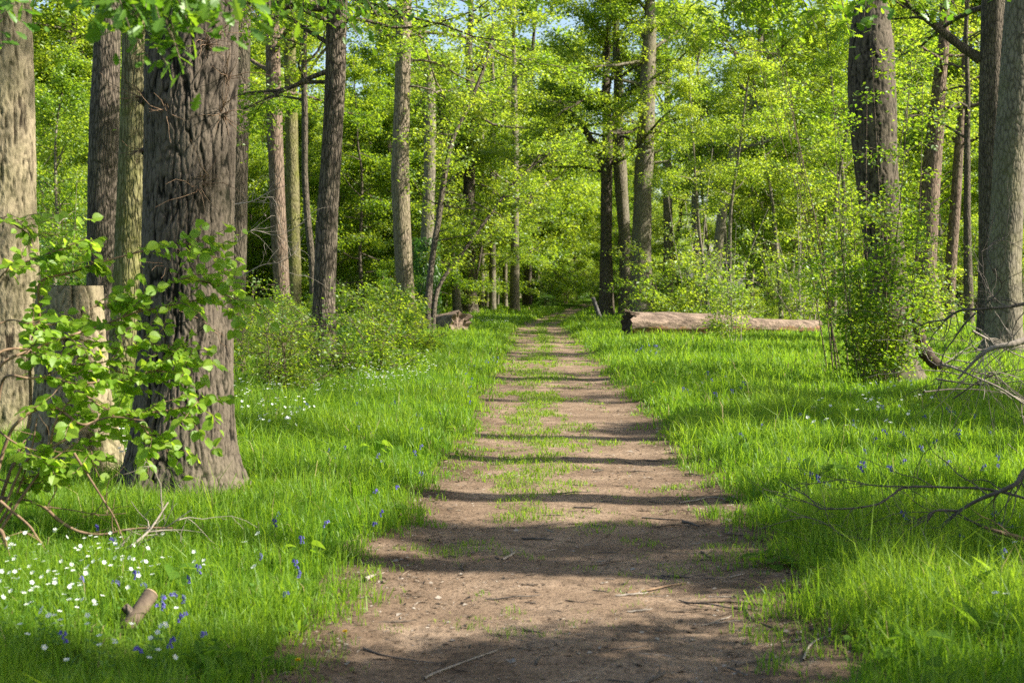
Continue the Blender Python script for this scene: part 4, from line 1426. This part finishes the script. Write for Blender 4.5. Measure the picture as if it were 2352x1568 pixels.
def stub():
    b = ground_at(283, 1468)
    D = b[1]
    b[2] = H1(b[0], D)
    root = thing('cut_stub', 'short cut branch stub leaning out of the flowers at the lower left', 'stump', b)
    P = [b * 0 + np.array([-.03, 0, -.06]), at(298, 1430, D) - b, at(325, 1395, D + .04) - b, at(346, 1364, D + .10) - b]
    S = smooth_path(P, 26)
    w_ = MB()
    V, Fq = tube(S, np.interp(np.linspace(0, 1, 26), [0, .5, 1], [.040, .036, .036]) * (1 + .03 * rng.normal(size=26)), 20)
    w_.add(V, Fq)
    obj('trunk', w_.mesh('trunk', M['twig'], True), root)
    e = MB()
    ring = V[-20:]
    c = ring.mean(0)
    e.add(np.vstack([ring, c + (ring - c) * .9 + (S[-1] - S[-2]) / np.linalg.norm(S[-1] - S[-2]) * .006]), np.array([[j, (j + 1) % 20, 20 + (j + 1) % 20, 20 + j] for j in range(20)]))
    e.add(c + (ring - c) * .9 + (S[-1] - S[-2]) / np.linalg.norm(S[-1] - S[-2]) * .006, np.arange(20)[None])
    obj('cut_face', e.mesh('cut_face', M['cut_wood']), root)
    w_ = MB()
    T = np.array([S[12], (S[12] + (at(290, 1398, D) - b)) / 2, at(286, 1392, D + .01) - b])
    V, Fq = tube(T, [.021, .021, .02], 14)
    w_.add(V, Fq)
    o = obj('side_stub', w_.mesh('side_stub', M['dark_bark'], True), root)
    e = MB()
    e.add(V[-14:] + np.array([-.001, -.001, .002]), np.arange(14)[None])
    obj('cut_face', e.mesh('cut_face', M['cut_wood']), o)


stub()


def post():
    D = 67.5
    p0 = at(1381, 737, D)
    p0[2] = H1(p0[0], D) - .1
    root = thing('post', 'dark wooden post leaning left at the right edge of the far path', 'post', p0)
    p1 = at(1362, 684, D) - p0
    w_ = MB()
    add_tube(w_, [p1 * 0, p1 * .33, p1 * .66, p1], [.11, .105, .10, .095], 12)
    obj('shaft', w_.mesh('shaft', M['post'], True), root)
    e = MB()
    V, Fq = tube([p1, p1 * 1.02], [.095, .07], 12)
    e.add(V, Fq)
    e.add(V[-12:], np.arange(12)[None])
    obj('cap', e.mesh('cap', M['grey_twig']), root)


post()


# ------------------------------------------------------------------ dead branches, right foreground
def dead_branch(label, segs, D, mat='dead_twig', tw=24, tl=(.15, .7), name='dead_branch', dy=.25, sub=True):
    Q0 = at(segs[0][0][0][0], segs[0][0][0][1], D)
    root = thing(name, label, 'branch', Q0)
    w_ = MB()
    for pts, r0 in segs:
        k = rng.uniform(-dy, dy)
        Q = np.array([at(a, b, D + k * math.sin(i * .6)) for i, (a, b) in enumerate(pts)]) - Q0
        S = smooth_path(Q, 8 * len(Q))
        add_tube(w_, S, np.linspace(r0 * 1.2, max(r0 * .35, .002), len(S)) * (1 + .07 * rng.normal(size=len(S))), 7)
        if not sub:
            continue
        for j in range(tw):
            i = rng.integers(2, len(S) - 2)
            d = S[i + 1] - S[i]
            d = d / np.linalg.norm(d) + rng.normal(0, .75, 3)
            T = branch_path(S[i], d, rng.uniform(*tl), 7, .22)
            r1 = max(.0026, min(r0 * .4, .005))
            add_tube(w_, T, np.linspace(r1, .001, 7), 4)
            for _ in range(2):
                m = rng.integers(1, 5)
                add_tube(w_, branch_path(T[m], T[m + 1] - T[m] + rng.normal(0, .05, 3), rng.uniform(.06, .2), 5, .25), np.linspace(.002, .0011, 5), 3)
    obj('limb', w_.mesh('limb', M[mat], True), root)


dead_branch('dark forked dead branch dipping into the right-hand grass', [([(2400, 1040), (2352, 1082), (2335, 1109), (2302, 1126), (2251, 1146), (2204, 1173), (2164, 1207), (2150, 1230), (2130, 1264), (2125, 1297)], .014),
            ([(2204, 1173), (2147, 1173), (2120, 1197), (2073, 1223), (2019, 1254), (1959, 1287)], .007)], 8.5)
dead_branch('long thin dark twig reaching far left over the right verge', [([(2420, 1170), (2352, 1143), (2268, 1123), (2184, 1119), (2083, 1118), (2050, 1136), (2019, 1156), (1966, 1166), (1915, 1168), (1882, 1165), (1855, 1139), (1824, 1123), (1791, 1102)], .008),
            ([(2134, 1118), (2050, 1116), (1999, 1113), (1939, 1101), (1878, 1109), (1838, 1111)], .004)], 8.9, tw=9)
dead_branch('wiry twig spreading low across the bright right-hand grass', [([(2200, 1275), (2130, 1264), (2060, 1254), (2033, 1244), (1986, 1237), (1935, 1228), (1905, 1207), (1865, 1190), (1814, 1185)], .005)], 8.4, tw=9)
dead_branch('thick grey dead branch lying at the right edge above the dock leaves', [([(2420, 1284), (2352, 1291), (2261, 1301), (2197, 1297), (2167, 1307), (2127, 1314), (2093, 1307), (2060, 1287)], .021)], 8.0, 'grey_twig', tw=5, tl=(.1, .3))
dead_branch('short brown broken stick slanting at the right edge', [([(2420, 1275), (2352, 1240), (2308, 1225), (2261, 1210)], .020)], 8.4, 'brown_twig', tw=2)
dead_branch('crooked dark stick half buried in the lower right grass', [([(2420, 1440), (2352, 1455), (2302, 1462), (2234, 1470), (2211, 1464)], .010), ([(2140, 1432), (2120, 1462), (2080, 1480), (2058, 1495)], .006)], 6.9, tw=5)
dead_branch('tangle of arching dead twigs in front of the pair of right trunks', [([(2420, 690), (2352, 698), (2315, 705), (2251, 710), (2211, 712), (2187, 722), (2167, 735), (2137, 739), (2103, 752)], .012),
            ([(2241, 719), (2211, 749), (2191, 779), (2171, 806), (2160, 840), (2164, 860), (2157, 893), (2130, 920)], .006), ([(2251, 710), (2300, 660), (2280, 620), (2268, 590), (2270, 570), (2290, 553), (2320, 556), (2352, 575)], .005), ([(2315, 705), (2290, 690), (2262, 650), (2258, 600)], .004)], 10.6, tw=12, tl=(.2, .7))
dead_branch('stout dead limb with pale twigs sticking in from the right edge', [([(2430, 765), (2352, 782), (2322, 791), (2288, 796), (2261, 809), (2234, 833), (2200, 870)], .026), ([(2160, 836), (2187, 843), (2234, 863), (2295, 890), (2352, 927), (2400, 960)], .010), ([(2234, 760), (2290, 790), (2330, 812), (2400, 840)], .008)], 10.8, 'grey_twig', tw=13, tl=(.25, .8))
dead_branch('criss-crossed heap of fine dead brushwood at the right edge', [([(2150, 870), (2230, 882), (2300, 880), (2400, 868)], .008), ([(2120, 900), (2200, 893), (2290, 900), (2390, 925)], .007), ([(2230, 850), (2290, 870), (2340, 905), (2390, 940)], .007), ([(2190, 915), (2260, 870), (2330, 850), (2400, 845)], .007)], 13.5, tw=16, tl=(.3, 1.0), dy=.5)
dead_branch('dark bowed root-like limb leaning from the foot of the large right oak', [([(2095, 735), (2112, 785), (2135, 822), (2165, 846), (2200, 855), (2260, 866), (2330, 868)], .13)], 24.6, 'dark_wood', tw=6, tl=(.3, 1))
dead_branch('pale dead branch lying in the flowers in front of the massive oak', [([(200, 1312), (255, 1277), (289, 1260), (309, 1247), (346, 1213), (386, 1153)], .012), ([(289, 1257), (340, 1240), (390, 1205), (440, 1170)], .006)], 8.1, 'grey_twig', tw=5)
dead_branch('thin bent twig arching over the left verge grass', [([(690, 1315), (740, 1290), (760, 1275), (790, 1270)], .004)], 8.6, tw=2, tl=(.05, .15))
dead_branch('bare grey twigs springing from the right side of the massive oak', [([(535, 470), (580, 462), (620, 440), (660, 425)], .006), ([(540, 560), (580, 530), (640, 540), (700, 510)], .005), ([(545, 640), (600, 610), (650, 600), (690, 570)], .005)], 13.5, 'grey_twig', tw=8, tl=(.2, .6))

# ------------------------------------------------------------------ ivy on the snag
def ivy():
    D = 52.7
    b = at(980, 745, D)
    b[2] = H1(b[0], D)
    root = thing('ivy', 'dark ivy clothing the lower part of the bent pale snag', 'ivy', b)
    lf = MB()
    n = 5200
    z = rng.uniform(0, 3.4, n)
    a = rng.uniform(0, 6.28, n)
    r = .32 + rng.gamma(2, .05, n)
    C = np.c_[np.cos(a) * r, np.sin(a) * r, z]
    d = np.c_[rng.normal(0, .5, (n, 2)), -np.ones(n)]
    add_leaves(lf, LEAF4, C, d, np.c_[np.cos(a), np.sin(a), np.full(n, .5)] + rng.normal(0, .4, (n, 3)), rng.uniform(.07, .12, n), rng.uniform(0, .6, n))
    w_ = MB()
    for k in range(5):
        t = np.linspace(0, 3.2, 20)
        add_tube(w_, np.c_[.31 * np.cos(k * 1.3 + t * .3), .31 * np.sin(k * 1.3 + t * .3), t], np.linspace(.02, .006, 20), 5)
    obj('stem', w_.mesh('stem', M['twig'], True), root)
    obj('foliage', lf.mesh('foliage', M['leaf_deep']), root)


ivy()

# ------------------------------------------------------------------ flowers
def head_at(px, py, z):
    d = ray(px, py)
    t = (CAMH - z) / -d[2]
    return d[0] * t, d[1] * t


def stitchwort_mesh(seed, h):
    r = np.random.default_rng(seed)
    mb = MB()
    lean = np.array([r.normal(0, .25), r.normal(-.05, .25), 1.0]) * h
    add_tube(mb, smooth_path([[0, 0, -.03], lean * .5 + [r.normal(0, .02), 0, 0], lean], 7), np.full(7, .0012), 4, .5, 1)
    nrm = norm(np.array([r.normal(.1, .4), r.normal(-.45, .35), .8]))
    u = norm(np.cross(nrm, [0, 1, .2]))
    v = np.cross(nrm, u)
    s = .0165
    prof = [(.12, .06), (.5, .28), (.8, .34), (1.0, .24)]
    for k in range(5):
        a = k * 2 * math.pi / 5
        e = u * math.cos(a) + v * math.sin(a)
        f = -u * math.sin(a) + v * math.cos(a)
        pts = []
        for x, w0 in prof:
            up = .25 * x * x
            pts.append([lean + s * (e * x - f * w0 + nrm * up), lean + s * (e * x + nrm * (up - .03)), lean + s * (e * x + f * w0 + nrm * up)])
        P = np.array(pts).reshape(-1, 3)
        P[-2] -= s * e * .22          # notch in the petal tip
        q = []
        for i in range(3):
            for j in range(2):
                q.append([3 * i + j, 3 * i + j + 1, 3 * i + 4 + j, 3 * i + 3 + j])
        mb.add(P, q, .5, 0)
    B = lean + nrm * s * .12
    mb.add(np.array([B + s * .16 * (u * math.cos(a) + v * math.sin(a)) for a in np.linspace(0, 5.2, 6)]), np.arange(6)[None], .5, 2)
    for t in (.35, .6):
        for sg in (-1, 1):
            P = lean * t
            add_leaves(mb, LEAF4, P[None], np.array([[sg * .8, r.normal(0, .5), .6]]), np.array([[0, 0, 1.0]]), .035, .5, 1)
    return mb.mesh('stitchwort', [M['white'], M['stem'], M['yellow']])


def bluebell_mesh(seed, h):
    r = np.random.default_rng(seed)
    mb = MB()
    a = r.uniform(0, 6.28)
    o = np.array([math.cos(a), math.sin(a), 0])
    S = smooth_path([np.array([0, 0, -.03]), o * .01 + [0, 0, h * .6], o * .03 + [0, 0, h * .95], o * .07 + [0, 0, h]], 12)
    add_tube(mb, S, np.linspace(.0022, .0012, 12), 5, .5, 1)
    for k in range(7):
        i = 11 - k // 1 if k < 5 else 6
        p = S[max(i, 5)]
        b = a + r.normal(0, .7)
        d = np.array([math.cos(b) * .6, math.sin(b) * .6, -.35])
        q = p + d / np.linalg.norm(d) * .014
        dn = norm(np.array([math.cos(b) * .35, math.sin(b) * .35, -1.0]))
        add_tube(mb, [p, q], [.0008, .0008], 3, .5, 1)
        tt = [q, q + dn * .005, q + dn * .014, q + dn * .019, q + dn * .022]
        add_tube(mb, tt, [.002, .0048, .0052, .0068, .0095], 6, r.uniform(0, 1), 0)
    for k in range(3):
        b = r.uniform(0, 6.28)
        P0 = np.array([0, 0, 0.0])
        T = smooth_path([P0, np.array([math.cos(b) * .05, math.sin(b) * .05, .12]), np.array([math.cos(b) * .13, math.sin(b) * .13, .15])], 6)
        sd_ = np.array([-math.sin(b), math.cos(b), 0]) * .005
        V = np.stack([T - sd_ * np.linspace(1, .1, 6)[:, None], T + sd_ * np.linspace(1, .1, 6)[:, None]], 1).reshape(-1, 3)
        mb.add(V, [[2 * i, 2 * i + 1, 2 * i + 3, 2 * i + 2] for i in range(5)], .3, 1)
    return mb.mesh('bluebell', [M['blue'], M['stem']])


def dandelion_mesh(seed, h):
    r = np.random.default_rng(seed)
    mb = MB()
    add_tube(mb, smooth_path([[0, 0, -.03], [.01, 0, h * .5], [0.005, -.01, h]], 7), np.full(7, .0018), 5, .5, 1)
    top = np.array([.005, -.01, h])
    n = 60
    a = r.uniform(0, 6.28, n)
    d = np.c_[np.cos(a), np.sin(a), r.uniform(.0, 1.1, n)]
    add_leaves(mb, LEAF4, np.repeat(top[None], n, 0), d, rand_unit(n), r.uniform(.012, .018, n), r.uniform(0, 1, n), 0)
    return mb.mesh('dandelion', [M['yellow'], M['stem']])


HS = [(.16, 0), (.2, 1), (.23, 2), (.26, 3)]
SW = [stitchwort_mesh(200 + k, h) for h, k in HS for _ in (0,)] + [stitchwort_mesh(220 + k, h + .01) for h, k in HS]
BB = [bluebell_mesh(300 + k, h) for h, k in HS] + [bluebell_mesh(320 + k, h + .02) for h, k in HS]
HH = [h for h, k in HS] + [h + .01 for h, k in HS]


def flower(meshes, hs, name, px, py, label, cat, group, sc=1.0):
    k = rng.integers(0, len(meshes))
    x, y = head_at(px, py, hs[k] * sc)
    if abs(x - pathc(y)) < pathh(y) * 1.02:
        return
    o = obj(name, meshes[k], None, (float(x), float(y), H1(x, y)))
    o.rotation_euler = (0, 0, float(rng.normal(0, .5)))
    o.scale = (sc, sc, sc)
    tag(o, label, cat, group)


def poly_pts(n, cx, cy, rx, ry):
    a = rng.uniform(0, 6.28, n)
    r = np.sqrt(rng.uniform(0, 1, n))
    return np.c_[cx + np.cos(a) * r * rx, cy + np.sin(a) * r * ry]


for x, y in np.vstack([poly_pts(74, 130, 1320, 200, 75), poly_pts(46, 90, 1420, 150, 90), poly_pts(28, 330, 1300, 150, 60), poly_pts(20, 250, 1480, 230, 90)]):
    flower(SW, HH, 'stitchwort', x, y, 'white star-shaped stitchwort flower in the lower left grass around the cut stub', 'flower', 'stitchwort flowers around the cut stub', .74)
for x, y in np.vstack([poly_pts(26, 2030, 905, 110, 28), poly_pts(22, 1960, 950, 140, 40)]):
    flower(SW, HH, 'stitchwort', x, y, 'white stitchwort flower in the grass below the sapling clump on the right', 'flower', 'stitchwort flowers below the right sapling clump', 1.2)
for x, y in np.vstack([poly_pts(60, 620, 968, 90, 34)]):
    flower(SW, HH, 'stitchwort', x, y, 'white stitchwort flower in the grass right behind the massive oak', 'flower', 'stitchwort flowers behind the massive oak', 1.0)
for x, y in [(590, 1240), (560, 1258), (925, 1180), (2280, 1260), (2290, 1255), (2270, 1378), (2305, 1385), (580, 1322)]:
    flower(SW, HH, 'stitchwort', x, y, 'lone white stitchwort flower scattered far from the white drifts', 'flower', 'scattered lone stitchwort flowers', 1.0)
NB = [(150, 1497), (193, 1353), (288, 1358), (318, 1345), (368, 1397), (380, 1402), (398, 1430), (420, 1380), (428, 1388), (455, 1325), (440, 1347), (455, 1466), (385, 1495), (335, 1510), (270, 1270), (297, 1275), (230, 1240), (605, 1282), (680, 1297), (686, 1318), (742, 1205), (695, 1243), (635, 1195), (632, 1210), (868, 1175), (862, 1125), (905, 1118), (910, 1165), (850, 1200), (640, 1370), (345, 1360)]
for x, y in NB:
    flower(BB, HH, 'bluebell', x + rng.normal(0, 2), y, 'nodding violet bluebell in the grass at the lower left', 'flower', 'bluebells of the lower left verge', .72)
RB = [(1852, 1093), (1860, 1097), (1878, 1105), (1910, 1118), (2145, 1080), (2185, 1158), (2250, 1095), (2290, 1085), (2340, 1180), (2335, 1205), (2315, 1200), (2305, 1265), (2275, 1175), (2200, 1225), (2080, 1180), (1990, 1018), (2005, 1022), (1960, 975), (1975, 985), (1780, 965), (1760, 950), (1700, 930), (2050, 1000), (2130, 960), (2240, 960), (2300, 1060), (2120, 1050), (2290, 1275), (2320, 1270), (1895, 1000), (1830, 960), (1880, 940)]
for x, y in RB + [tuple(p) for p in poly_pts(36, 2000, 1010, 300, 90)]:
    flower(BB, HH, 'bluebell', x + rng.normal(0, 2), y, 'violet bluebell in the bright grass of the right verge', 'flower', 'bluebells of the right verge', .85)
for x, y in np.vstack([poly_pts(40, 1090, 820, 55, 28), poly_pts(20, 1060, 870, 80, 40), poly_pts(12, 1000, 930, 110, 50), poly_pts(16, 820, 990, 200, 60), poly_pts(9, 880, 1060, 140, 50)]):
    flower(BB, HH, 'bluebell', x, y, 'violet bluebell along the middle of the left verge', 'flower', 'bluebells along the middle left verge', .72)
for x, y in np.vstack([poly_pts(14, 1490, 806, 30, 12), poly_pts(12, 1640, 880, 90, 30)]):
    flower(BB, HH, 'bluebell', x, y, 'violet bluebell in the grass in front of the fallen log', 'flower', 'bluebells in front of the fallen log', 1.0)
DL = [dandelion_mesh(400 + k, .12 + .03 * k) for k in range(3)]
DH = [.12, .15, .18]
for x, y, lab in [(1518, 852, 'yellow dandelion on a tall stalk in the right-hand grass'), (1500, 880, 'small yellow flower just below the tall dandelion on the right'), (1692, 905, 'yellow dandelion farther right in the grass before the oak'),
                  (683, 1492, 'yellow flower nearest the frame bottom at the left path edge'), (725, 1550, 'yellow flower between bare soil and clover at the lower left path edge'), (790, 1420, 'yellow flower beside the cut bark chip on the left path edge'), (1205, 790, 'tiny yellow flower on the far left edge of the path')]:
    k = rng.integers(0, 3)
    x_, y_ = head_at(x, y, DH[k])
    o = obj('dandelion', DL[k], None, (float(x_), float(y_), H1(x_, y_)))
    o.scale = (1.4, 1.4, 1.0) if y < 1000 else (.8, .8, .7)
    tag(o, lab, 'flower')


def drift():
    mb = MB()
    pts = np.vstack([poly_pts(210, 890, 850, 120, 30), poly_pts(60, 760, 880, 160, 30), poly_pts(60, 640, 905, 120, 40), poly_pts(60, 280, 1010, 40, 60), poly_pts(90, 1160, 735, 60, 8)])
    C = []
    for x, y in pts:
        a, b = head_at(x, y, .24)
        if abs(a - pathc(b)) < pathh(b) * 1.1:
            continue
        C.append((a, b, .27 + H1(a, b) + rng.uniform(-.05, .06)))
    C = np.array(C)
    n = len(C)
    for k in range(5):
        a = k * 2 * math.pi / 5 + rng.uniform(0, 6, n)
        add_leaves(mb, LEAF4, C, np.c_[np.cos(a), np.sin(a), np.full(n, .1)], np.c_[rng.normal(0, .3, n), rng.normal(-.5, .3, n), np.ones(n)], rng.uniform(.014, .024, n), .5, 0)
    V = np.stack([C + [-.0015, 0, 0], C + [.0015, 0, 0], C + [.0015, 0, -.25], C + [-.0015, 0, -.25]], 1).reshape(-1, 3)
    mb.add(V, np.arange(4 * n).reshape(-1, 4), .4, 1)
    tag(obj('flower_drift', mb.mesh('flower_drift', [M['white'], M['stem']])), 'drift of tiny white flowers along the foot of the left-hand shrubs', 'flowers', kind='stuff')


drift()

# ------------------------------------------------------------------ dock plants
def dock(px, py, n, L, label, seed):
    global rng
    keep = rng
    rng = np.random.default_rng(seed)
    b = ground_at(px, py)
    b[2] = H1(b[0], b[1])
    root = thing('dock_plant', label, 'plant', b)
    for k in range(n):
        a = k * 2.4 + rng.uniform(-.4, .4)
        s = L * rng.uniform(.65, 1.1)
        w_ = MB()
        d = np.array([math.cos(a) * .55, math.sin(a) * .55, 1.0])
        st = s * .45 * d
        add_tube(w_, [st * 0, st * .5, st], [.003, .0025, .002], 5, .4)
        dl = np.array([math.cos(a) * rng.uniform(.4, .8), math.sin(a) * rng.uniform(.4, .8), rng.uniform(.5, 1.1)])
        nr = np.array([-math.cos(a), -math.sin(a), .8]) + rng.normal(0, .3, 3)
        add_leaves(w_, DOCK, st[None], dl[None], nr[None], s, rng.uniform(0, 1), 0)
        obj('leaf', w_.mesh('leaf', M['dock']), root)
    rng = keep


dock(2185, 1440, 5, .2, 'bright dock plant with two glowing leaves in the shaded lower right grass', 1)
dock(2085, 1470, 5, .17, 'dull dock plant left of the bright glowing one', 2)
dock(2270, 1520, 5, .2, 'dock plant with long leaves close to the lower right corner', 3)
dock(2325, 1420, 5, .2, 'upright dock plant at the right edge above the corner one', 4)
dock(1975, 1330, 5, .18, 'small dock plant at the shaded edge of the right verge', 5)
dock(470, 1575, 5, .16, 'dock plant at the bottom edge right of the cut stub', 6)
dock(690, 1470, 6, .08, 'little broad-leaved plant at the lower left path edge', 7)

# ------------------------------------------------------------------ sticks and litter on the path
def stick_mesh(seed, L, r):
    q = np.random.default_rng(seed)
    n = 7
    x = np.linspace(-.5, .5, n) * L
    P = np.c_[x, np.cumsum(q.normal(0, L * .035, n)), np.abs(np.cumsum(q.normal(0, L * .01, n))) + r * .7]
    mb = MB()
    S = smooth_path(P, 16)
    add_tube(mb, S, r * np.interp(np.linspace(0, 1, 16), [0, .1, .8, 1], [.6, 1, .8, .35]), 6)
    if q.uniform() < .6:
        i = q.integers(4, 11)
        add_tube(mb, branch_path(S[i], [q.choice([-1, 1]) * .6, q.normal(0, .8), .12], L * .3, 5, .2), np.linspace(r * .5, r * .2, 5), 4)
    return mb


SM = [stick_mesh(500 + k, L, r) for k, (L, r) in enumerate([(.18, .004), (.25, .005), (.12, .005), (.32, .005), (.09, .006), (.2, .007)])]
SMm = [[m.mesh('stick', M[t], True) for m in SM] for t in ('dead_twig', 'grey_twig', 'twig')]
for k in range(115):
    y = 5.2 + 11 * rng.beta(1.0, 1.9)
    s = np.clip(rng.normal(.45, .55), -1.05, 1.15)
    x = pathc(y) + s * pathh(y)
    o = obj('stick', SMm[rng.choice(3, p=[.5, .22, .28])][rng.integers(0, 6)], None, (float(x), float(y), H1(x, y) + .018))
    o.rotation_euler = (0, 0, float(rng.normal(0, .7)))
    k_ = float(rng.uniform(.5, 1.15))
    o.scale = (k_, k_, k_)
    tag(o, 'small dead stick lying on the bare earth path', 'stick', 'small sticks on the path')


def big_stick(label, pts, r, mat):
    G = []
    for a, b in pts:
        g = ground_at(a, b)
        g[2] = H1(g[0], g[1]) + .02 + r
        G.append(g)
    G = np.array(G)
    w_ = MB()
    S = smooth_path(G - G[0], 24)
    add_tube(w_, S, np.linspace(r, r * .45, 24) * (1 + .08 * rng.normal(size=24)), 8)
    o = obj('stick', w_.mesh('stick', M[mat], True), None, tuple(map(float, G[0])))
    tag(o, label, 'stick')


big_stick('long pale stick lying across the near path, closest to the frame bottom', [(975, 1564), (1000, 1551), (1075, 1524), (1142, 1502)], .006, 'grey_twig')
big_stick('long thin dark stick on the near path left of the pale one', [(835, 1498), (880, 1512), (950, 1522), (1025, 1529)], .005, 'dead_twig')
big_stick('bent dark stick hooking along the near right path', [(1690, 1535), (1740, 1528), (1770, 1526), (1800, 1545)], .007, 'dead_twig')
big_stick('sinuous root surfacing across the middle of the path', [(1600, 1388), (1650, 1388), (1680, 1390), (1740, 1397), (1775, 1405)], .008, 'twig')
big_stick('pale curved stick at the shaded right edge of the path', [(1845, 1530), (1858, 1500), (1880, 1485), (1900, 1480)], .006, 'grey_twig')
big_stick('long pale root lying flat in the middle of the near path', [(1440, 1370), (1490, 1360), (1540, 1348), (1575, 1343)], .008, 'brown_twig')
big_stick('thick dark bark piece on the sunny right half of the path', [(1568, 1203), (1585, 1207), (1605, 1216)], .012, 'dead_twig')
big_stick('straight thin stick on the sunlit right half of the path', [(1475, 1192), (1530, 1195), (1570, 1197)], .006, 'dead_twig')
big_stick('grey stick on the right path edge against the grass', [(1560, 1160), (1600, 1155), (1640, 1150), (1690, 1165)], .007, 'grey_twig')
big_stick('slanting bare twig running down the right half of the near path', [(1708, 1398), (1730, 1430), (1770, 1450), (1830, 1480)], .006, 'twig')
big_stick('cut bark chip at the left edge of the near path', [(838, 1345), (850, 1338), (862, 1332)], .014, 'grey_twig')


def litter():
    mb = MB()
    n = 44000
    y = 4.5 + 24 * rng.beta(1.0, 2.4, n)
    s = rng.uniform(-1.15, 1.15, n)
    keep = rng.uniform(size=n) < (.22 + .78 * np.abs(s) ** 2) * (.3 + 1.4 * np.clip(fbm(np.c_[y * 1.5, s * 4], 91, 3) - .3, 0, 1))
    y, s = y[keep], s[keep]
    n = len(y)
    x = pathc(y) + s * pathh(y)
    C = np.c_[x, y, hgt(x, y) + .019 + rng.uniform(0, .006, n)]
    a = rng.uniform(0, 6.28, n)
    L_ = rng.gamma(2, .0065, n) + .004
    thin = rng.uniform(size=n) < .45
    pale = rng.uniform(size=n) < .3
    d = np.c_[np.cos(a), np.sin(a), rng.normal(0, .15, n)]
    nr = np.c_[rng.normal(0, .35, n), rng.normal(0, .35, n), np.ones(n)]
    for tn in (0, 1):
        for pl in (0, 1):
            m = (thin == tn) & (pale == pl)
            if tn:
                T = (LEAF4[0] * np.array([2.2, .35, 1]), LEAF4[1])
            else:
                T = LEAF4
            add_leaves(mb, T, C[m], d[m], nr[m], L_[m], .5, pl)
    tag(obj('leaf_litter', mb.mesh('leaf_litter', [M['twig'], M['grey_twig']])), 'crumbs of bark, old leaves and twigs strewn on the path', 'litter', kind='stuff')


litter()


# ------------------------------------------------------------------ small broad-leaved weeds in the verges
def weed_mesh(seed, n, L):
    q = np.random.default_rng(seed)
    mb = MB()
    for k in range(n):
        a = k * 2.4 + q.uniform(-.4, .4)
        st = np.array([math.cos(a) * L * .5, math.sin(a) * L * .5, L * q.uniform(.5, 1.3)])
        add_tube(mb, [st * 0, st * .6, st], [.0015, .0013, .001], 4, .3)
        d = np.array([[math.cos(a), math.sin(a), q.uniform(-.3, .3)]])
        add_leaves(mb, HAZEL, st[None], d, np.array([[q.normal(0, .3), q.normal(0, .3), 1.0]]), L * q.uniform(.6, 1.1), q.uniform(0, 1), 0)
    return mb.mesh('weed', M['dock'])


WM = [weed_mesh(700 + k, n, L) for k, (n, L) in enumerate([(9, .07), (7, .09), (12, .06), (8, .11)])]
k = 0
while k < 70:
    y = 5.0 + 12 * rng.beta(1, 1.5)
    s_ = rng.choice([-1, 1]) * (1.0 + rng.gamma(1.6, .45))
    x = pathc(y) + s_ * pathh(y)
    if abs(x) > .37 * y or (x < -1.3 and y < 7.2):
        continue
    k += 1
    o = obj('weed', WM[rng.integers(0, 4)], None, (float(x), float(y), H1(x, y)))
    o.rotation_euler = (0, 0, float(rng.uniform(0, 6.28)))
    z = float(rng.uniform(.6, 1.2))
    o.scale = (z, z, z * (.7 if abs(s_) < 1.3 else 1.3))
    tag(o, 'small round-leaved weed growing low in the verge grass', 'weed', 'small weeds in the verges')
